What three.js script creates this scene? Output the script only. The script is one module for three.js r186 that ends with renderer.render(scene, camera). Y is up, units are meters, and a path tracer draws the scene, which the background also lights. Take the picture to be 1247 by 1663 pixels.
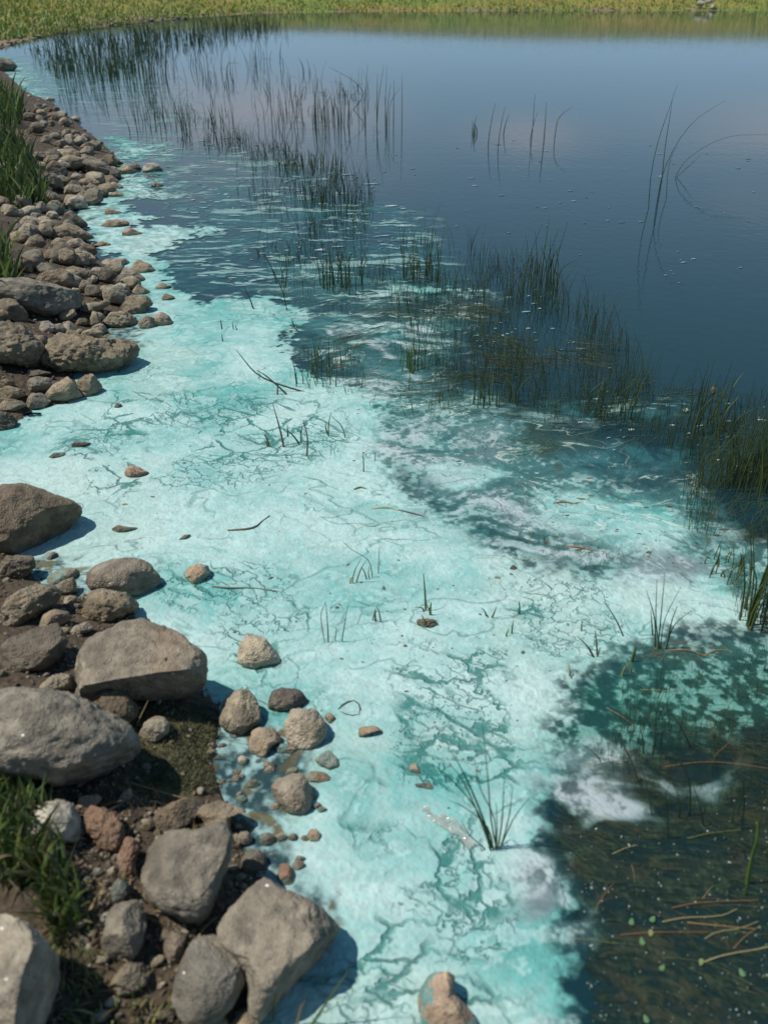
import * as THREE from 'three';
import { mergeGeometries, mergeVertices } from 'three/addons/utils/BufferGeometryUtils.js';

// ---------------------------------------------------------------- camera, sky, sun, exposure
const scene = new THREE.Scene();
const EYE = 1.62, PITCH = 32, FOV = 61, PW = 1247, PH = 1663;
const camera = new THREE.PerspectiveCamera(FOV, PW / PH, 0.05, 4000);
camera.position.set(0, EYE, 0);
camera.rotation.set(-PITCH * Math.PI / 180, 0, 0);
camera.focus = 4.2;
camera.userData.fStop = 3.2;
camera.updateMatrixWorld(true);
const renderer = new THREE.WebGLRenderer({ antialias: true });
renderer.setSize(767, 1024);
renderer.toneMapping = THREE.LinearToneMapping;
renderer.toneMappingExposure = 1.0;
renderer.shadowMap.enabled = true;
const SUN_DIR = new THREE.Vector3(-0.46, 0.885, 0.05).normalize();
const sun = new THREE.DirectionalLight(new THREE.Color(1.0, 0.95, 0.86), 4.8);
sun.position.copy(SUN_DIR).multiplyScalar(40); sun.castShadow = true;
sun.shadow.camera.left = -12; sun.shadow.camera.right = 12; sun.shadow.camera.top = 30; sun.shadow.camera.bottom = -12;
sun.shadow.camera.far = 120; sun.shadow.mapSize.set(4096, 4096);
scene.add(sun); scene.add(sun.target);

// ---------------------------------------------------------------- noise and random numbers
function rng(seed) { let s = seed >>> 0; return () => { s = (s + 0x6D2B79F5) | 0; let t = Math.imul(s ^ (s >>> 15), 1 | s); t = (t + Math.imul(t ^ (t >>> 7), 61 | t)) ^ t; return ((t ^ (t >>> 14)) >>> 0) / 4294967296; }; }
const clamp = (v, a = 0, b = 1) => v < a ? a : v > b ? b : v;
const mix = (a, b, t) => a + (b - a) * t;
const sstep = (a, b, v) => { const t = clamp((v - a) / (b - a)); return t * t * (3 - 2 * t); };
function hash2(x, y) { let h = Math.imul(x, 374761393) + Math.imul(y, 668265263); h = Math.imul(h ^ (h >>> 13), 1274126177); return ((h ^ (h >>> 16)) >>> 0) / 4294967296; }
function hash3(x, y, z) { let h = Math.imul(x, 374761393) + Math.imul(y, 668265263) + Math.imul(z, 2147483647 - 58); h = Math.imul(h ^ (h >>> 13), 1274126177); h = Math.imul(h ^ (h >>> 15), 974711); return ((h ^ (h >>> 16)) >>> 0) / 4294967296; }
function n2(x, y, p = 0) {                                        // value noise, -1..1; p = period
  const xi = Math.floor(x), yi = Math.floor(y), fx = x - xi, fy = y - yi;
  const u = fx * fx * fx * (fx * (fx * 6 - 15) + 10), v = fy * fy * fy * (fy * (fy * 6 - 15) + 10);
  let x0 = xi, x1 = xi + 1, y0 = yi, y1 = yi + 1;
  if (p) { x0 = ((x0 % p) + p) % p; x1 = ((x1 % p) + p) % p; y0 = ((y0 % p) + p) % p; y1 = ((y1 % p) + p) % p; }
  const a = hash2(x0, y0), b = hash2(x1, y0), c = hash2(x0, y1), d = hash2(x1, y1);
  return (a + (b - a) * u + (c - a) * v + (a - b - c + d) * u * v) * 2 - 1;
}
function fbm2(x, y, o = 4, p = 0) { let s = 0, a = 0.5, t = 0; for (let i = 0; i < o; i++) { s += a * n2(x + i * 17.3 * (p ? 0 : 1), y + i * 9.1 * (p ? 0 : 1), p); t += a; a *= 0.5; x *= 2; y *= 2; p *= 2; } return s / t; }
function n3(x, y, z) {
  const xi = Math.floor(x), yi = Math.floor(y), zi = Math.floor(z), fx = x - xi, fy = y - yi, fz = z - zi;
  const u = fx * fx * (3 - 2 * fx), v = fy * fy * (3 - 2 * fy), w = fz * fz * (3 - 2 * fz);
  const l = (a, b, t) => a + (b - a) * t;
  return l(l(l(hash3(xi, yi, zi), hash3(xi + 1, yi, zi), u), l(hash3(xi, yi + 1, zi), hash3(xi + 1, yi + 1, zi), u), v),
    l(l(hash3(xi, yi, zi + 1), hash3(xi + 1, yi, zi + 1), u), l(hash3(xi, yi + 1, zi + 1), hash3(xi + 1, yi + 1, zi + 1), u), v), w) * 2 - 1;
}
function fbm3(x, y, z, o = 4) { let s = 0, a = 0.5, t = 0; for (let i = 0; i < o; i++) { s += a * n3(x + i * 7.7, y + i * 3.3, z + i * 5.1); t += a; a *= 0.5; x *= 2.03; y *= 2.03; z *= 2.03; } return s / t; }

// ---------------------------------------------------------------- the sky: clear summer blue with a few thin fair-weather clouds
{
  const CLOUDS = [[-11, 9.5, 9, 3.2, 0.55], [-4, 7.5, 4, 1.2, 0.3], [9, 8.5, 3.4, 1.0, 0.4], [22, 7.5, 6, 1.4, 0.35], [40, 12, 9, 3, 0.5], [-60, 14, 12, 4, 0.5], [95, 10, 14, 4, 0.5], [160, 12, 14, 4, 0.5], [-130, 11, 12, 3, 0.5]];
  const W = 1024, H = 512, a = new Float32Array(W * H * 4);
  for (let j = 0; j < H; j++) {
    const el = (j + 0.5) / H * Math.PI - Math.PI / 2, y = Math.sin(el), c = Math.cos(el), e = Math.max(0, y);
    for (let i = 0; i < W; i++) {
      const az = (i + 0.5) / W * 2 * Math.PI - Math.PI, x = Math.cos(az) * c, z = Math.sin(az) * c;
      const k = Math.pow(1 - e, 2.25);
      let r = mix(0.030, 0.37, k), g = mix(0.13, 0.56, k), b = mix(0.285, 0.73, k);
      const s = Math.max(0, x * SUN_DIR.x + y * SUN_DIR.y + z * SUN_DIR.z), glow = Math.pow(s, 18) * 0.5;
      r += glow; g += glow * 0.95; b += glow * 0.85;
      if (y > 0.02) {
        const q = 1 / (y + 0.22), n = fbm3(x * q * 1.6 + 4.1, z * q * 1.6 + 1.7, 3.3, 5);
        let bank = 0; for (const [ca, ce, wa, we, wt] of CLOUDS) { const da = (Math.atan2(x, -z) * 57.3 - ca) / wa, de = (el * 57.3 - ce) / we; bank += wt * Math.exp(-da * da - de * de); }
        const cl = clamp(sstep(0.2, 0.6, n) * sstep(0.12, 0.3, y) * 0.45 + bank * (1.2 + 2.0 * n));
        r = mix(r, 0.68, cl); g = mix(g, 0.64, cl); b = mix(b, 0.69, cl);
      }
      if (y < 0) { r = mix(r, 0.07, sstep(0, -0.1, y)); g = mix(g, 0.08, sstep(0, -0.1, y)); b = mix(b, 0.05, sstep(0, -0.1, y)); }
      const o = (j * W + i) * 4; a[o] = r; a[o + 1] = g; a[o + 2] = b; a[o + 3] = 1;
    }
  }
  const sky = new THREE.DataTexture(a, W, H, THREE.RGBAFormat, THREE.FloatType);
  sky.mapping = THREE.EquirectangularReflectionMapping; sky.magFilter = THREE.LinearFilter; sky.needsUpdate = true;
  scene.background = sky; scene.environment = sky;
}

// ---------------------------------------------------------------- surveying: where a picture point lies on the ground
const FL = PH / 2 / Math.tan(FOV / 2 * Math.PI / 180), cp = Math.cos(PITCH * Math.PI / 180), sp = Math.sin(PITCH * Math.PI / 180);
const RIGHT = new THREE.Vector3(1, 0, 0), UPV = new THREE.Vector3(0, cp, -sp), FWD = new THREE.Vector3(0, -sp, -cp), CAM = new THREE.Vector3(0, EYE, 0);
const ray = (px, py) => new THREE.Vector3().addScaledVector(RIGHT, (px - PW / 2) / FL).addScaledVector(UPV, (PH / 2 - py) / FL).add(FWD);
const ground = (px, py, h = 0) => { const d = ray(px, py), t = (h - EYE) / d.y; return new THREE.Vector3(d.x * t, h, d.z * t); };
const atZ = (px, py, z) => { const d = ray(px, py), t = z / d.z; return new THREE.Vector3(d.x * t, EYE + d.y * t, z); };

// ---------------------------------------------------------------- naming helpers
const used = {};
function numbered(n) { const k = used[n] = (used[n] ?? -1) + 1; return k ? n + '_' + String(k).padStart(3, '0') : n; }
function tag(o, label, category, group, kind) { o.userData.label = label; o.userData.category = category; if (group) o.userData.group = group; if (kind) o.userData.kind = kind; return o; }
function put(name, geo, mat, parent = scene) { const m = new THREE.Mesh(geo, mat); m.name = parent === scene ? numbered(name) : name; m.castShadow = m.receiveShadow = true; parent.add(m); return m; }
function base(name, pos) { const g = new THREE.Group(); g.name = numbered(name); g.position.copy(pos); scene.add(g); return g; }

// ---------------------------------------------------------------- textures
function tex(w, h, fill, srgb, repeat = true) {
  const a = new Uint8Array(w * h * 4), out = [0, 0, 0, 255];
  for (let j = 0; j < h; j++) for (let i = 0; i < w; i++) {
    out[3] = 1; fill((i + 0.5) / w, (j + 0.5) / h, out); const o = (j * w + i) * 4;
    for (let k = 0; k < 3; k++) { let v = clamp(out[k]); if (srgb) v = v <= 0.0031308 ? v * 12.92 : 1.055 * Math.pow(v, 1 / 2.4) - 0.055; a[o + k] = v * 255 + 0.5; }
    a[o + 3] = clamp(out[3]) * 255 + 0.5;
  }
  const t = new THREE.DataTexture(a, w, h, THREE.RGBAFormat); if (srgb) t.colorSpace = THREE.SRGBColorSpace;
  t.magFilter = THREE.LinearFilter; t.minFilter = THREE.LinearMipmapLinearFilter; t.generateMipmaps = true;
  if (repeat) t.wrapS = t.wrapT = THREE.RepeatWrapping;
  t.needsUpdate = true; return t;
}
const grainA = tex(512, 512, (u, v, o) => {                       // 0.25 m of speckled stone
  const f = fbm2(u * 12, v * 12, 4, 12), sp1 = n2(u * 128, v * 128, 128), sp2 = n2(u * 210, v * 210, 210), m = fbm2(u * 40 + 3, v * 40 + 3, 2, 40);
  let k = 0.82 + 0.16 * f + 0.10 * m; if (sp1 > 0.62) k -= 0.26 * (sp1 - 0.62) / 0.38; if (sp2 > 0.72) k += 0.5 * (sp2 - 0.72) / 0.28;
  o[0] = k; o[1] = k * 0.99; o[2] = k * 0.965;
}, true);
const grainH = tex(512, 512, (u, v, o) => { const k = 0.5 + 0.28 * fbm2(u * 16, v * 16, 5, 16) + 0.16 * n2(u * 100, v * 100, 100); o[0] = o[1] = o[2] = k; }, false);
const soilA = tex(1024, 1024, (u, v, o) => {
  const f = fbm2(u * 10, v * 10, 5, 10), m = n2(u * 90, v * 90, 90), s = n2(u * 240, v * 240, 240), r = n2(u * 36 + 5, v * 160, 4 * 9);
  let k = 0.72 + 0.3 * f + 0.16 * m + 0.12 * s; if (m > 0.6) k += 0.25; if (m < -0.65) k *= 0.6;
  o[0] = k; o[1] = k * (0.96 + 0.04 * f); o[2] = k * (0.9 + 0.06 * r);
}, true);
const soilH = tex(512, 512, (u, v, o) => { o[0] = o[1] = o[2] = 0.5 + 0.3 * fbm2(u * 14, v * 14, 5, 14) + 0.2 * n2(u * 70, v * 70, 70); }, false);

// ---------------------------------------------------------------- the lake's outline and the lie of the land
const shorePx = [[330, 1800], [372, 1668], [430, 1630], [520, 1560], [500, 1500], [455, 1450], [400, 1380], [372, 1300], [345, 1250], [365, 1190], [348, 1130], [318, 1080], [232, 1000], [180, 975], [120, 962], [70, 948], [48, 915], [10, 890], [-50, 850], [-50, 770], [-5, 706], [60, 672], [140, 645], [120, 610], [190, 598], [200, 570], [160, 540], [205, 520], [225, 495], [215, 462], [190, 442], [160, 420], [150, 400], [140, 384], [112, 362], [105, 340], [148, 330], [165, 308], [182, 285], [196, 262], [180, 240], [160, 225], [130, 200], [104, 182], [86, 166], [45, 150], [14, 120], [-16, 106], [-34, 94], [-4, 80], [28, 70], [60, 62], [110, 51], [160, 45], [230, 36], [320, 28], [420, 21.5], [600, 18.5], [900, 17.5], [1300, 17.5]];
const lake = shorePx.map(([x, y]) => { const g = ground(x, y); return [g.x, g.z]; });
lake.push([70, -44], [90, -20], [90, 14], [20, 3], [2.4, 0.35], [0.3, -0.25]);
function polyDist(P, x, y) {                                       // signed: positive inside
  let d = 1e9, inside = false;
  for (let i = 0, j = P.length - 1; i < P.length; j = i++) {
    const ax = P[j][0], ay = P[j][1], bx = P[i][0], by = P[i][1], ex = bx - ax, ey = by - ay, wx = x - ax, wy = y - ay;
    const t = clamp((wx * ex + wy * ey) / (ex * ex + ey * ey + 1e-12)), dx = wx - ex * t, dy = wy - ey * t, q = dx * dx + dy * dy;
    if (q < d) d = q;
    if ((ay > y) !== (by > y) && x < (bx - ax) * (y - ay) / (by - ay) + ax) inside = !inside;
  }
  return (inside ? 1 : -1) * Math.sqrt(d);
}
function terrain(x, z) {
  const D = Math.hypot(x, z), far = sstep(12, 26, D), s = polyDist(lake, x, z) + 0.022 * fbm2(x * 11, z * 11, 3) * (1 - far);
  const lump = fbm2(x * 2.2 + 7, z * 2.2, 4);
  if (s > 0) return -Math.min(0.7, 0.02 + 0.22 * s) - 0.01;
  const d = -s;
  const near = 0.30 * Math.min(d, 0.7) + 0.10 * clamp(d - 0.7, 0, 10) + sstep(0, 0.08, d) * (0.02 * lump * (1 + d * 0.6) + 0.011 * fbm2(x * 15, z * 15 + 4, 3));
  const crest = mix(1.7, 4.4, sstep(-12, 14, x)) + 0.25 * n2(x * 0.08, z * 0.08 + 3);
  const rise = d * (0.085 + 0.05 * sstep(2, 10, d)), hf = crest * (1 - Math.exp(-rise / crest)) * 1.12 + 0.03 * fbm2(x * 0.9, z * 0.9, 3) * sstep(0, 2, d);
  return 0.004 + mix(near, hf, far);
}

// ground: one sheet from the photographer's feet to the horizon
const mossPoly = [[228, 1165], [270, 1150], [330, 1150], [372, 1165], [385, 1215], [370, 1275], [330, 1300], [250, 1300], [215, 1270], [222, 1220]].map(([x, y]) => { const g = ground(x, y, 0.03); return [g.x, g.z]; });
{
  const radii = [], angs = [];
  for (let i = 0; i <= 400; i++) radii.push(0.2 * Math.pow(3000 / 0.2, i / 400));
  for (let i = 0; i < 470; i++) angs.push(-47 + 94 * i / 470);
  for (let i = 0; i < 90; i++) angs.push(47 + 266 * i / 90);
  const N = angs.length, pos = [], col = [], uv = [], idx = [];
  pos.push(0, terrain(0, 0), 0); col.push(0.08, 0.06, 0.04); uv.push(0, 0);
  for (const r of radii) for (const a of angs) {
    const x = Math.sin(a * Math.PI / 180) * r, z = -Math.cos(a * Math.PI / 180) * r, h = terrain(x, z);
    pos.push(x, h, z); uv.push(x / 0.8, z / 0.8);
    const s = -polyDist(lake, x, z), far = sstep(17, 26, r);
    const n = fbm2(x * 3, z * 3, 3), n1 = fbm2(x * 0.25 + 9, z * 0.5, 4), n0 = fbm2(x * 1.3, z * 1.3 + 5, 3);
    let R = 0.078 + 0.03 * n, G = 0.058 + 0.022 * n, B = 0.038 + 0.014 * n;
    const mo = sstep(-0.03, 0.06, polyDist(mossPoly, x, z) + 0.10 * fbm2(x * 8, z * 8, 3)) * (1 - far);
    R = mix(R, 0.085, mo); G = mix(G, 0.085, mo); B = mix(B, 0.032, mo);
    const inland = sstep(1.0, 1.9, s + 0.5 * n0) * (1 - far); R = mix(R, 0.10, inland); G = mix(G, 0.135, inland); B = mix(B, 0.03, inland);
    let fr = mix(0.17, 0.29, clamp(0.5 + 1.6 * n1)), fg = mix(0.235, 0.235, clamp(0.5 + 1.6 * n1)), fb = mix(0.028, 0.05, clamp(0.5 + 1.1 * n1));
    fr *= 1 + 0.25 * n0; fg *= 1 + 0.25 * n0; fb *= 1 + 0.25 * n0;
    const dryTop = sstep(6, 13, s + 3 * n1) * 0.75; fr = mix(fr, 0.26, dryTop); fg = mix(fg, 0.20, dryTop); fb = mix(fb, 0.065, dryTop);
    const beachW = r < 40 ? 1.9 + 0.5 * n0 : 0.3, be = 1 - sstep(beachW * 0.6, beachW, s);
    fr = mix(fr, 0.24 + 0.08 * n0, be); fg = mix(fg, 0.185 + 0.06 * n0, be); fb = mix(fb, 0.125 + 0.04 * n0, be);
    col.push(mix(R, fr, far), mix(G, fg, far), mix(B, fb, far));
  }
  for (let i = 0; i < N; i++) idx.push(0, 1 + i, 1 + (i + 1) % N);
  for (let j = 0; j < radii.length - 1; j++) for (let i = 0; i < N; i++) { const a = 1 + j * N + i, b = 1 + j * N + (i + 1) % N; idx.push(a, a + N, b, b, a + N, b + N); }
  const g = new THREE.BufferGeometry();
  g.setAttribute('position', new THREE.Float32BufferAttribute(pos, 3)); g.setAttribute('color', new THREE.Float32BufferAttribute(col, 3)); g.setAttribute('uv', new THREE.Float32BufferAttribute(uv, 2));
  g.setIndex(idx); g.computeVertexNormals();
  put('ground', g, new THREE.MeshStandardMaterial({ vertexColors: true, map: soilA, bumpMap: soilH, bumpScale: 0.012, roughness: 0.95 })).userData.kind = 'structure';
}
// water: murky, nearly still
{
  const wv = tex(1024, 1024, (u, v, o) => { o[0] = o[1] = o[2] = 0.5 + 0.3 * fbm2(u * 6, v * 14, 4, 2 * 7) + 0.2 * n2(u * 60, v * 60, 60); }, false);
  const g = new THREE.PlaneGeometry(260, 200); g.rotateX(-Math.PI / 2); g.translate(30, 0, -20);
  const p = g.attributes.position, uv = g.attributes.uv; for (let i = 0; i < p.count; i++) uv.setXY(i, p.getX(i) / 3, p.getZ(i) / 3);
  const m = put('water', g, new THREE.MeshPhysicalMaterial({ color: new THREE.Color(0.007, 0.028, 0.036), roughness: 0.035, ior: 1.333, bumpMap: wv, bumpScale: 0.0010 }));
  m.userData.kind = 'structure';
}

// ---------------------------------------------------------------- the blue-green scum: films and crusts drawn as plan outlines on the water
const plan = (x, z) => { const D = 0.35 - z; return [x / D, Math.log(D)]; };
const PX0 = -1.05, PX1 = 1.05, PN = 520, PY0 = Math.log(0.6), PY1 = Math.log(45), PM = 700;
function layer(polys) {
  const P = polys.map(p => p.map(([x, y]) => { const g = ground(x, y); return plan(g.x, g.z); }));
  const a = new Float32Array(PN * PM);
  const boxes = P.map(p => [Math.min(...p.map(q => q[0])) - 0.1, Math.max(...p.map(q => q[0])) + 0.1, Math.min(...p.map(q => q[1])) - 0.15, Math.max(...p.map(q => q[1])) + 0.15]);
  for (let j = 0; j < PM; j++) for (let i = 0; i < PN; i++) {
    const x = mix(PX0, PX1, i / (PN - 1)), y = mix(PY0, PY1, j / (PM - 1)); let d = -0.1;
    P.forEach((p, k) => { const b = boxes[k]; if (x < b[0] || x > b[1] || y < b[2] || y > b[3]) return; d = Math.max(d, polyDist(p, x, y)); });
    a[j * PN + i] = clamp(d, -0.1, 0.1);
  }
  return (u, v) => {                                              // in thousandths, about a picture point each
    const x = clamp((u - PX0) / (PX1 - PX0) * (PN - 1), 0, PN - 1.001), y = clamp((v - PY0) / (PY1 - PY0) * (PM - 1), 0, PM - 1.001);
    const i = x | 0, j = y | 0, fx = x - i, fy = y - j, o = j * PN + i;
    return mix(mix(a[o], a[o + 1], fx), mix(a[o + PN], a[o + PN + 1], fx), fy) * 1000;
  };
}
const solidL = layer([
  [[-400, 1800], [-400, 690], [0, 690], [60, 660], [120, 600], [160, 560], [180, 520], [220, 480], [190, 440], [150, 400], [140, 380], [170, 372], [250, 366], [345, 371], [335, 386], [290, 392], [262, 408], [258, 440], [290, 470], [330, 490], [380, 492], [430, 478], [470, 492], [500, 520], [480, 552], [470, 580], [510, 612], [570, 628], [640, 640], [640, 680], [632, 730], [660, 780], [690, 812], [760, 852], [830, 890], [900, 918], [980, 925], [1030, 905], [1000, 880], [900, 868], [868, 845], [880, 815], [930, 800], [960, 812], [1010, 826], [1085, 828], [1120, 850], [1110, 880], [1160, 900], [1200, 935], [1247, 960], [1300, 1000], [1300, 1035], [1150, 1030], [1060, 1040], [1010, 1062], [990, 1090], [950, 1095], [915, 1130], [925, 1160], [890, 1180], [905, 1215], [980, 1225], [930, 1250], [895, 1285], [890, 1330], [860, 1370], [875, 1395], [905, 1425], [935, 1470], [915, 1500], [940, 1570], [930, 1600], [955, 1663], [960, 1800]],
  [[180, 225], [272, 238], [250, 256], [205, 262], [215, 280], [262, 300], [265, 322], [215, 322], [205, 345], [240, 360], [150, 372], [120, 340], [160, 320], [190, 290], [180, 250]],
  [[-30, 96], [10, 92], [40, 108], [62, 130], [80, 160], [60, 165], [30, 150], [0, 130]],
  [[690, 762], [740, 752], [800, 758], [822, 775], [780, 800], [720, 802], [684, 785]],
  [[560, 520], [640, 526], [690, 536], [640, 546], [570, 540]], [[640, 470], [720, 468], [790, 473], [720, 480], [640, 478]],
]);
const streakL = layer([
  [[840, 780], [920, 742], [1010, 730], [1110, 738], [1112, 756], [1020, 790], [1090, 815], [1000, 828], [900, 806]],
  [[240, 262], [330, 240], [470, 250], [560, 330], [660, 340], [760, 470], [640, 500], [420, 470], [300, 490], [262, 410], [345, 375], [262, 340]],
  [[470, 500], [640, 505], [740, 560], [700, 640], [560, 626], [490, 590]], [[860, 655], [1110, 655], [1110, 680], [860, 680]], [[650, 640], [820, 660], [830, 690], [640, 690]],
  [[1110, 790], [1160, 830], [1200, 870], [1170, 880], [1120, 830], [1100, 800]], [[30, 85], [230, 100], [330, 190], [280, 240], [180, 220], [90, 165]],
]);
const tealL = layer([[[600, 640], [760, 650], [860, 720], [1000, 790], [1120, 800], [1180, 900], [1000, 940], [860, 900], [700, 840], [620, 760]], 
  [[910, 1130], [1000, 1066], [1150, 1036], [1300, 1030], [1300, 1150], [1180, 1200], [1060, 1215], [980, 1225], [900, 1200]], [[1130, 890], [1300, 880], [1300, 1040], [1200, 1010], [1150, 950]]]);
const softL = layer([[[500, 470], [600, 600], [610, 760], [760, 880], [900, 960], [880, 1150], [850, 1300], [850, 1420], [870, 1520], [890, 1800], [1350, 1800], [1350, 480], [900, 480]], [[-60, 90], [60, 80], [200, 170], [330, 260], [330, 360], [220, 300], [150, 220], [60, 180]]]);
const tongueL = layer([[[866, 846], [880, 812], [930, 792], [960, 806], [1010, 820], [1085, 822], [1128, 850], [1110, 888], [1030, 905], [960, 882], [900, 870]], [[690, 764], [740, 752], [800, 758], [822, 776], [780, 800], [720, 802]]]);
const murkL = layer([[[620, 630], [760, 640], [900, 690], [1000, 750], [1130, 770], [1150, 850], [1120, 900], [900, 840], [830, 790], [650, 760]], [[430, 430], [640, 460], [760, 500], [720, 640], [600, 650], [480, 600]]]);
const greyL = layer([
  [[640, 690], [720, 672], [830, 700], [845, 740], [800, 790], [900, 840], [1000, 880], [1110, 890], [1200, 930], [1000, 935], [900, 925], [760, 870], [690, 830], [640, 770]],
  [[890, 1260], [980, 1222], [1090, 1236], [1200, 1262], [1190, 1296], [1100, 1330], [1000, 1350], [890, 1340]],
  [[880, 1395], [960, 1450], [935, 1600], [965, 1663], [985, 1800], [880, 1800], [890, 1600], [850, 1500], [860, 1410]], [[480, 530], [560, 510], [680, 530], [700, 560], [640, 640], [520, 610]]
]);
const blueL = layer([[[330, 1185], [420, 1160], [480, 1195], [500, 1260], [455, 1340], [480, 1400], [520, 1440], [560, 1500], [500, 1490], [440, 1440], [370, 1400], [340, 1300]], [[40, 900], [110, 905], [140, 950], [100, 975], [40, 960]], [[170, 525], [230, 520], [215, 560], [170, 560]]]);
const crackL = layer([
  [[190, 640], [540, 645], [580, 740], [380, 800], [150, 800], [90, 730]], [[530, 1340], [800, 1330], [850, 1480], [780, 1700], [480, 1700], [600, 1500]],
  [[240, 960], [420, 900], [520, 1000], [430, 1100], [340, 1060]], [[620, 1080], [820, 1060], [850, 1280], [650, 1280]], [[800, 940], [1000, 920], [1000, 1050], [900, 1100]],
]);
function worley(x, y) {                                            // distance to the border between cells
  const xi = Math.floor(x), yi = Math.floor(y); let a = 9, b = 9;
  for (let j = -1; j < 2; j++) for (let i = -1; i < 2; i++) {
    const h1 = hash2(xi + i, yi + j), h2 = hash2(xi + i + 911, yi + j - 77), dx = xi + i + h1 - x, dy = yi + j + h2 - y, d = Math.sqrt(dx * dx + dy * dy);
    if (d < a) { b = a; a = d; } else if (d < b) b = d;
  }
  return b - a;
}
const weedL = layer([
  [[860, 858], [900, 880], [1010, 888], [1000, 905], [940, 915], [890, 905]], [[920, 1250], [1100, 1180], [1300, 1100], [1300, 1800], [970, 1800], [950, 1640], [940, 1500], [900, 1400], [890, 1340]], [[1120, 880], [1300, 840], [1300, 990], [1200, 960]],
  [[820, 700], [900, 690], [940, 720], [880, 740], [820, 735]], [[1060, 1060], [1300, 1030], [1300, 1120], [1100, 1130]], [[640, 655], [760, 650], [900, 655], [880, 690], [740, 680], [650, 672]], [[1060, 1600], [1300, 1540], [1300, 1700], [1040, 1700]]
]);
function scum(x, z, o) {
  const [u, v] = plan(x, z), D = 0.35 - z, fine = D < 4.6;
  const wx = fbm2(x * 2.6 + 3, z * 2.6, 4), wz = fbm2(x * 2.6 + 31, z * 2.6 + 8, 4);
  const X = x + 0.10 * wx, Z = z + 0.10 * wz, q = D < 4.6 ? 1 : 0.6;
  const eA = fbm2(X * 4.5, Z * 4.5, 4), eH = fbm2(X * 24 * q + 4, Z * 26 * q, 4), eB = fine ? n2(x * 150, z * 150) : n2(x * 70, z * 70), eC = fbm2(x * 52 * q, z * 52 * q + 9, 3);
  const st = fbm2(X * 3.2 + 40, Z * 11, 5), s2 = fbm2(X * 13 + 14, Z * 46, 4);   // streaks that lie across the line of sight, as the wind left them
  const eS = fbm2((x + 0.30 * wx) * 6 + 21, (z + 0.22 * wz) * 17, 5);
  const S = solidL(u, v) + 22 * eA + 16 * eH + 9 * eC + 10 * eS;
  const tg = sstep(-16, 14, tongueL(u, v) + 16 * eA + 14 * eS), sf = sstep(-25, 25, softL(u, v) + 20 * eA) * (1 - tg), wd = mix(5, mix(18, 34, sstep(1.6, 2.4, D)), sf), curd = sstep(-0.25, 0.3, 0.8 * eH + 0.9 * eC);
  let a = sstep(-wd, wd, S); a *= 1 - 0.5 * sstep(4.5, 9, D) * (1 - curd); a *= 1 - sf * (1 - curd) * 0.7 * (1 - sstep(-5, 32, S)); a = Math.max(a, tg * (0.75 + 0.25 * curd));
  // pale crust over deeper teal slurry
  const t1 = fbm2(X * 3.1 + 11, Z * 4.2, 4), t2 = fbm2(X * 14 + 5, Z * 19, 4), t3 = fbm2(X * 1.1 + 70, Z * 1.5, 3), cz = sstep(-15, 25, crackL(u, v) + 30 * t1);
  let m = clamp(0.40 + 0.75 * t1 + 0.55 * t2 + 0.55 * t3 + 0.26 * eC + 0.08 * eB + 0.06 * cz);
  m = clamp(m + (0.34 + 0.3 * sf) * (1 - sstep(-wd, 45 + wd, S)) * (1 - tg));
  let r = mix(0.350, 0.105, m), g = mix(0.500, 0.320, m), b = mix(0.485, 0.300, m);
  const cream = sstep(0.05, 0.45, fbm2(X * 2.0 + 90, Z * 2.5, 5)) * 0.45; r = mix(r, 0.39, cream); g = mix(g, 0.485, cream); b = mix(b, 0.445, cream);
  const chalk = sstep(0.16, 0.36, t2 + 0.3 * eC) * 0.4; r = mix(r, 0.44, chalk); g = mix(g, 0.56, chalk); b = mix(b, 0.545, chalk);
  let h = 0.5 + 0.20 * t2 + 0.16 * eC + 0.06 * eB - 0.10 * m;
  // wrinkles and cracks where the crust has drawn apart
  const gate = sstep(-0.12, 0.25, fbm2(X * 5 + 2, Z * 5 + 50, 3) + 0.30 * cz - 0.16);
  const wA = worley(X * 8 + 1.2 * wz + 0.15 * eC + 0.12 * eH, Z * 9 + 1.2 * wx + 0.15 * eC), wB = worley(X * 20 + eC * 0.5 + 0.2 * eH + 7, Z * 23 + eC * 0.5);
  const line = 1 - sstep(0.0, 0.055, Math.abs(fbm2(X * 4.2 + 17, Z * 6.5 + 3, 4))), wr = line * sstep(0.0, 0.3, eA + 0.15);
  let ck = (1 - sstep(0.02, clamp(0.09 + 0.15 * cz * (0.45 + 1.4 * t2), 0.05, 0.26), wA)) * gate * (0.35 + 0.65 * cz) + (1 - sstep(0.02, 0.11, wB)) * sstep(-0.05, 0.2, eA + 0.12 * cz) * cz * 0.65 + 0.45 * wr;
  ck = clamp(ck * (1.05 + 0.5 * eH)); r = mix(r, 0.022, ck * 0.88); g = mix(g, 0.135, ck * 0.85); b = mix(b, 0.120, ck * 0.85); h -= ck * 0.5;
  const gr = 1 + 0.10 * eB + 0.16 * eC; r *= gr; g *= gr; b *= gr;
  // grey-lilac dried film, torn into shreds
  const G = sstep(-34, 34, greyL(u, v) + 26 * eA + 20 * eH + 12 * st) * (1 - 0.7 * tg);
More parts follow.
